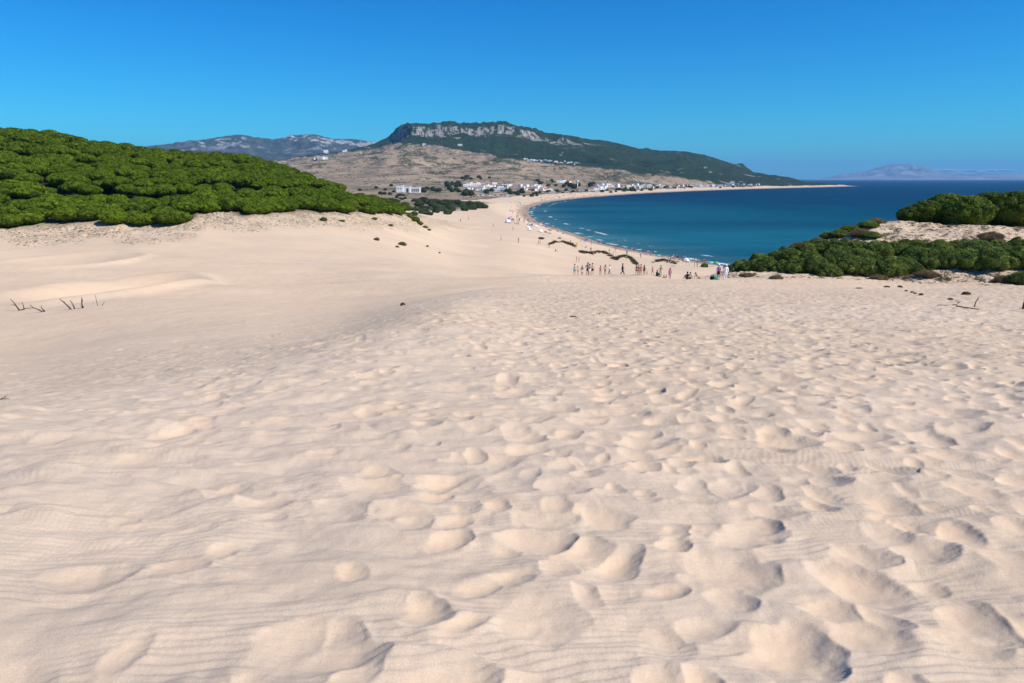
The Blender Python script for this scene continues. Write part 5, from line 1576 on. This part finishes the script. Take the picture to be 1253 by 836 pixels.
# long low sheds of the car park
for k_, (px, py, w_, lab) in enumerate(((600, 242, 30, "long white roofed carport at the west end of the car park"), (618, 241.8, 22, "white roofed carport at the east end of the car park"), (608, 239, 26, "white awning behind the parked cars"))):
    p = hit(px, py, 500, 3000)
    if p is None: continue
    root = empty("carport", p, math.atan2(-p.x, p.y), 1.0, label=lab, category="carport")
    mb = MB(); mb.box((-w_ / 4, -2.5, 2.3), (w_ / 4, 2.5, 2.5)); mb.build("roof", M_WALL[0], root)
    for x in (-w_ / 4 + .4, 0, w_ / 4 - .4):
        for y in (-2.2, 2.2):
            mb = MB(); mb.tube([(x, y, -.5), (x, y, 2.297)], .08, 6); mb.build("post", M_WALL[3], root)
# parked cars
M_TYRE = simple("tyre", (.02, .02, .02), .9, .2, .1, 3); M_CARP = {k: simple("paint_" + k, v, .3, .5, .03, 1) for k, v in (('white', (.8, .8, .8)), ('silver', (.5, .52, .55)), ('blue', (.05, .12, .35)), ('red', (.45, .03, .03)), ('black', (.02, .02, .025)))}
def car_proto():
    root = empty("parked_car", (0, 0, 0))
    bm = bmesh.new()
    prof = [(-2.1, .35), (-2.1, .85), (-1.9, .95), (-1.15, 1.02), (-.6, 1.45), (.95, 1.47), (1.75, 1.0), (2.1, .9), (2.1, .35)]
    n_ = len(prof)
    a_ = [bm.verts.new((x, -.85 if z < 1.2 else -.68, z)) for x, z in prof]; b_ = [bm.verts.new((x, .85 if z < 1.2 else .68, z)) for x, z in prof]
    bm.faces.new(a_); bm.faces.new(b_[::-1])
    for k_ in range(n_): bm.faces.new((a_[k_], b_[k_], b_[(k_ + 1) % n_], a_[(k_ + 1) % n_]))
    me = bpy.data.meshes.new("body"); bm.to_mesh(me); bm.free(); link("body", me, M_CARP['white'], root)
    for s_ in (-1, 1):
        mb = MB(); mb.add([(-1.0, s_ * .80, 1.06), (-.55, s_ * .71, 1.38), (.9, s_ * .71, 1.40), (1.45, s_ * .80, 1.06)], [(0, 1, 2, 3)] if s_ < 0 else [(3, 2, 1, 0)]); mb.build("side_window", M_WIN, root)
        for x in (-1.3, 1.3):
            mb = MB(); mb.tube([(x, s_ * .70, .33), (x, s_ * .90, .33)], .33, 12); mb.build("wheel", M_TYRE, root)
    mb = MB(); mb.add([(-1.14, -.74, 1.035), (-1.14, .74, 1.035), (-.62, .64, 1.45), (-.62, -.64, 1.45)], [(0, 1, 2, 3)]); mb.build("windscreen", M_WIN, root)
    return root
car0 = car_proto(); fc = [True]
def carpark(n_, x0, y0, x1, y1, jy, lab, grp):
    for k_ in range(n_):
        f_ = (k_ + q.uniform(.3, .7)) / n_
        p = hit(x0 + (x1 - x0) * f_, y0 + (y1 - y0) * f_ + q.uniform(-jy, jy), 500, 3000)
        if p is None: continue
        if fc[0]: o = car0; fc[0] = False
        else: o = copy_tree(car0)
        o.location = p; o.rotation_euler = (0, 0, math.atan2(-p.x, p.y) + q.uniform(-.2, .2) + (math.pi / 2 if q.random() < .5 else 0))
        for ch in o.children:
            if ch.name.startswith("body"): recol(ch, M_CARP[q.choice(['white', 'white', 'silver', 'blue', 'black', 'red', 'white'])])
        o['label'] = lab; o['category'] = "car"; o['group'] = grp
carpark(30, 576, 239.5, 624, 241, 1.6, "parked car in the beach car park beside the big dark tree", "cars in the beach car park")
carpark(46, 662, 235, 728, 233, 1.8, "parked car among the crowded plots between the village middle and the mast", "cars in the plots before the mast")
carpark(10, 800, 232, 850, 230.5, .6, "parked car on the shore road past the village", "cars on the shore road")
# water tower and mast
p = hit(706.5, 229.5, 700, 4000)
if p is not None:
    root = empty("water_tower", p, 0, p.y / 1000, label="white water tower with a wider tank on top, in the dark grove", category="tower")
    mb = MB(); mb.tube([(0, 0, -2), (0, 0, 7)], .7, 12); mb.build("shaft", M_WALL[0], root, True)
    mb = MB(); mb.tube([(0, 0, 7), (0, 0, 7.4), (0, 0, 9.6), (0, 0, 10)], [.8, 1.5, 1.5, .9], 14); mb.build("tank", M_WALL[0], root)
p = hit(741, 226.5, 700, 4000)
if p is not None:
    root = empty("radio_mast", p, 0, p.y / 1000, label="tall thin lattice mast painted red and white behind the eastern houses", category="mast")
    H_ = 23.0; nb = 7
    for k_ in range(nb):
        mb = MB(); z0, z1 = H_ * k_ / nb, H_ * (k_ + 1) / nb - .003; w0, w1 = .75 - .55 * k_ / nb, .75 - .55 * (k_ + 1) / nb
        cr = [(-1, -1), (1, -1), (1, 1), (-1, 1)]
        for i in range(4):
            a_, b_ = cr[i], cr[(i + 1) % 4]
            mb.tube([(a_[0] * w0, a_[1] * w0, z0), (a_[0] * w1, a_[1] * w1, z1)], .11, 4)
            mb.tube([(a_[0] * w0, a_[1] * w0, z0), (b_[0] * w1, b_[1] * w1, z1)], .06, 4); mb.tube([(b_[0] * w0, b_[1] * w0, z0), (a_[0] * w1, a_[1] * w1, z1)], .06, 4)
        mb.build("lattice_section", M_CL['red'] if k_ % 2 == 0 else M_WALL[0], root, label="red lattice section" if k_ % 2 == 0 else "white lattice section")

# ------------------------------------------------------------------ dead wood and bits on the sand
def branch(px, py, parts, lab, name="dead_branch", rmin=3, rmax=130, cat="branch", mat=None, grp=None):
    """parts: polylines in view pixels relative to the foot, set upright at that place with real thickness"""
    p = hit(px, py, rmin, rmax)
    if p is None: print("no ground", px, py); return
    ppm = F0 / (p.y / math.cos(PITCH) * 1.0) * 1.0
    mb = MB(); q = random.Random(int(px))
    for pl, w0, w1 in parts:
        n_ = len(pl); depth = 0
        pts = []
        for i, (u_, v_) in enumerate(pl):
            depth += q.uniform(-.05, .05)
            pts.append(Vector((u_ / ppm, depth, v_ / ppm)))
        mb.tube(pts, [(w0 + (w1 - w0) * i / max(n_ - 1, 1)) / ppm / 2 for i in range(n_)], 6)
    o = mb.build(name, mat or M_DEAD, None, True, label=lab, category=cat)
    if grp: o['group'] = grp
    o.location = p; o.rotation_euler = (0, 0, -math.atan2(p.x, p.y)); return o
BG = "bare branches sticking out of the hollow"
branch(25, 380, [([(0, -1.5), (-3, 5), (-5, 10), (-8, 15)], 2.0, .6), ([(-3, 6), (-8, 8)], 1.0, .5), ([(-1, 0), (5, 2), (14, 2)], 1.6, .6)], "forked bare branch with a leaning stem, leftmost in the hollow", grp=BG)
branch(29.5, 379, [([(0, -1.5), (0, 5), (-1, 10)], 1.3, .5), ([(0, 1), (-4, 0)], 1.0, .5)], "short upright twig just right of the leftmost forked branch", grp=BG)
branch(54, 381.5, [([(0, -1.5), (-5, 3), (-10, 6), (-13, 10)], 2.0, .6), ([(0, 0), (-2, 5), (-2, 8)], 1.2, .5), ([(1, 0), (0, 3)], 1.0, .6)], "bare V-shaped branch leaning left between the two stick clumps", grp=BG)
branch(88, 378.5, [([(0, -1.5), (-4, 5), (-7, 9), (-11, 14)], 2.1, .7), ([(-6, 9), (-9, 11)], 1.6, .9)], "thick leaning branch at the left of the second clump", grp=BG)
branch(91.5, 378, [([(0, -1.5), (-1, 5), (-3.5, 11)], 1.7, .7)], "slim leaning branch beside the thick one in the second clump", grp=BG)
branch(102, 377, [([(0, -1.5), (-1, 5), (-.5, 9), (0, 13)], 2.0, .9), ([(-1, 0), (-3, 3)], .8, .4), ([(-1, 7), (1, 10)], 1.4, .6)], "upright knobbly stump branch at the right of the second clump", grp=BG)
branch(119.5, 374, [([(0, -1), (-.5, 6), (-1, 13)], .8, .4)], "very thin pale upright stem right of the branch clumps", grp=BG)
branch(124, 374, [([(0, -1), (4, 4)], .8, .4)], "tiny thin stem leaning right beside the pale upright stem", grp=BG)
branch(4, 487.5, [([(-8, 0), (-2, 1.2), (6, .6)], 1.6, .7), ([(-2, 1), (0, 3)], .8, .5), ([(1, 1), (4, 2.2)], .8, .4)], "dark twig lying at the left edge of the sand", "dead_twig", cat="twig")
branch(733, 385, [([(-3, 2), (0, 0), (3, 2.5)], .9, .5), ([(0, 0), (1, 3)], .8, .4)], "small upturned forked twig in the middle of the sand", "dead_twig", cat="twig")
branch(702, 388.5, [([(-4, .6), (0, 1.2), (4, .4)], 2.0, 1.0)], "short dark stick lying left of the upturned twig", "dead_stick", cat="stick")
branch(764, 384, [([(-2, .4), (2, .6)], .8, .4)], "thin short stick lying right of the upturned twig", "dead_stick", cat="stick")
branch(1192, 376, [([(0, -1), (1, 7), (3, 13)], 1.3, .7), ([(2, 9), (4, 10)], .9, .5)], "bare upright stick standing at the right end of a lying log", "dead_branch")
branch(1184, 377, [([(-12, 1.5), (-3, .8), (12, .2)], 1.8, 1.2)], "thin dark log lying on the sand below the upright stick", "log", cat="log")
branch(1172, 374, [([(-6, 0), (-1, 1), (0, 4), (-3, 6)], 1.2, .7), ([(0, 3), (2, 5)], 1.0, .6)], "small tangled twig left of the lying log", "dead_twig", cat="twig")
branch(1155, 374, [([(-7, .5), (5, 1.0)], .9, .5)], "thin pale stick lying left of the tangled twig", "dead_stick", cat="stick")
branch(1252, 378, [([(0, -1), (0, 6), (1, 12)], 3.0, 2.4)], "dark broken post cut by the right edge of the picture", "broken_post", cat="post")
M_CLOD = simple("dark_clod", (.075, .045, .03), .95, .1, .3, 6)
def clod(px, py, w_, h_, lab):
    p = hit(px, py, 8, 130)
    if p is None: return
    ppm = F0 / (p.y / math.cos(PITCH)); lumpy("driftwood_lump", int(px), (w_ / ppm / 2, w_ / ppm / 2.5, h_ / ppm * .8), M_CLOD, p, random.uniform(-.3, .3), label=lab, category="driftwood")
clod(493, 373.5, 6, 4, "dark brown lump alone on the shoulder of the sand slope, left of centre")
clod(1183, 360, 10, 4, "dark flat lump on the sand below the middle of the right bank")
clod(1163, 366.5, 7, 2, "thin dark flake left below the dark flat lump")
clod(1127, 361, 6, 3, "small dark lump, rightmost of the row of bits on the right sand")
clod(1120, 359.5, 4, 2, "tiny dark bit just left of the rightmost lump in the row of bits")
clod(1116, 358, 5, 2, "dark bit in the middle of the row of bits on the right sand")
clod(1109, 356.5, 4, 2, "small dark bit further left in the row of bits")
clod(1101, 352, 7, 3, "dark lump, upper one of the row of bits on the right sand")
clod(1085, 351.5, 8, 2, "flat dark bit left of the upper lump of the row of bits")
clod(1052, 353, 8, 1.5, "flat dark patch of driftwood, leftmost on the right sand")
M_STONE = simple("sandstone", (.42, .33, .24), .95, .15, .25, 2)
for px, py, w_, h_, lab in ((962, 329.5, 10, 8, "pale boulder under the left part of the bank of bushes"), (972, 331, 11, 7, "second pale boulder right of the first under the bank"), (939, 329, 8, 4, "low pale rock nearer the tip of the bank"), (1020, 335, 8, 4, "brown rock under the middle of the bank"), (925, 333, 6, 4, "small brown rock near the robed walker")):
    p = hit(px, py + 3, 55, 130)
    if p is None: continue
    ppm = F0 / (p.y / math.cos(PITCH)); lumpy("boulder", int(px), (w_ / ppm / 2, w_ / ppm / 2.3, h_ / ppm * .7), M_STONE, p, random.uniform(0, 3), label=lab, category="rock")
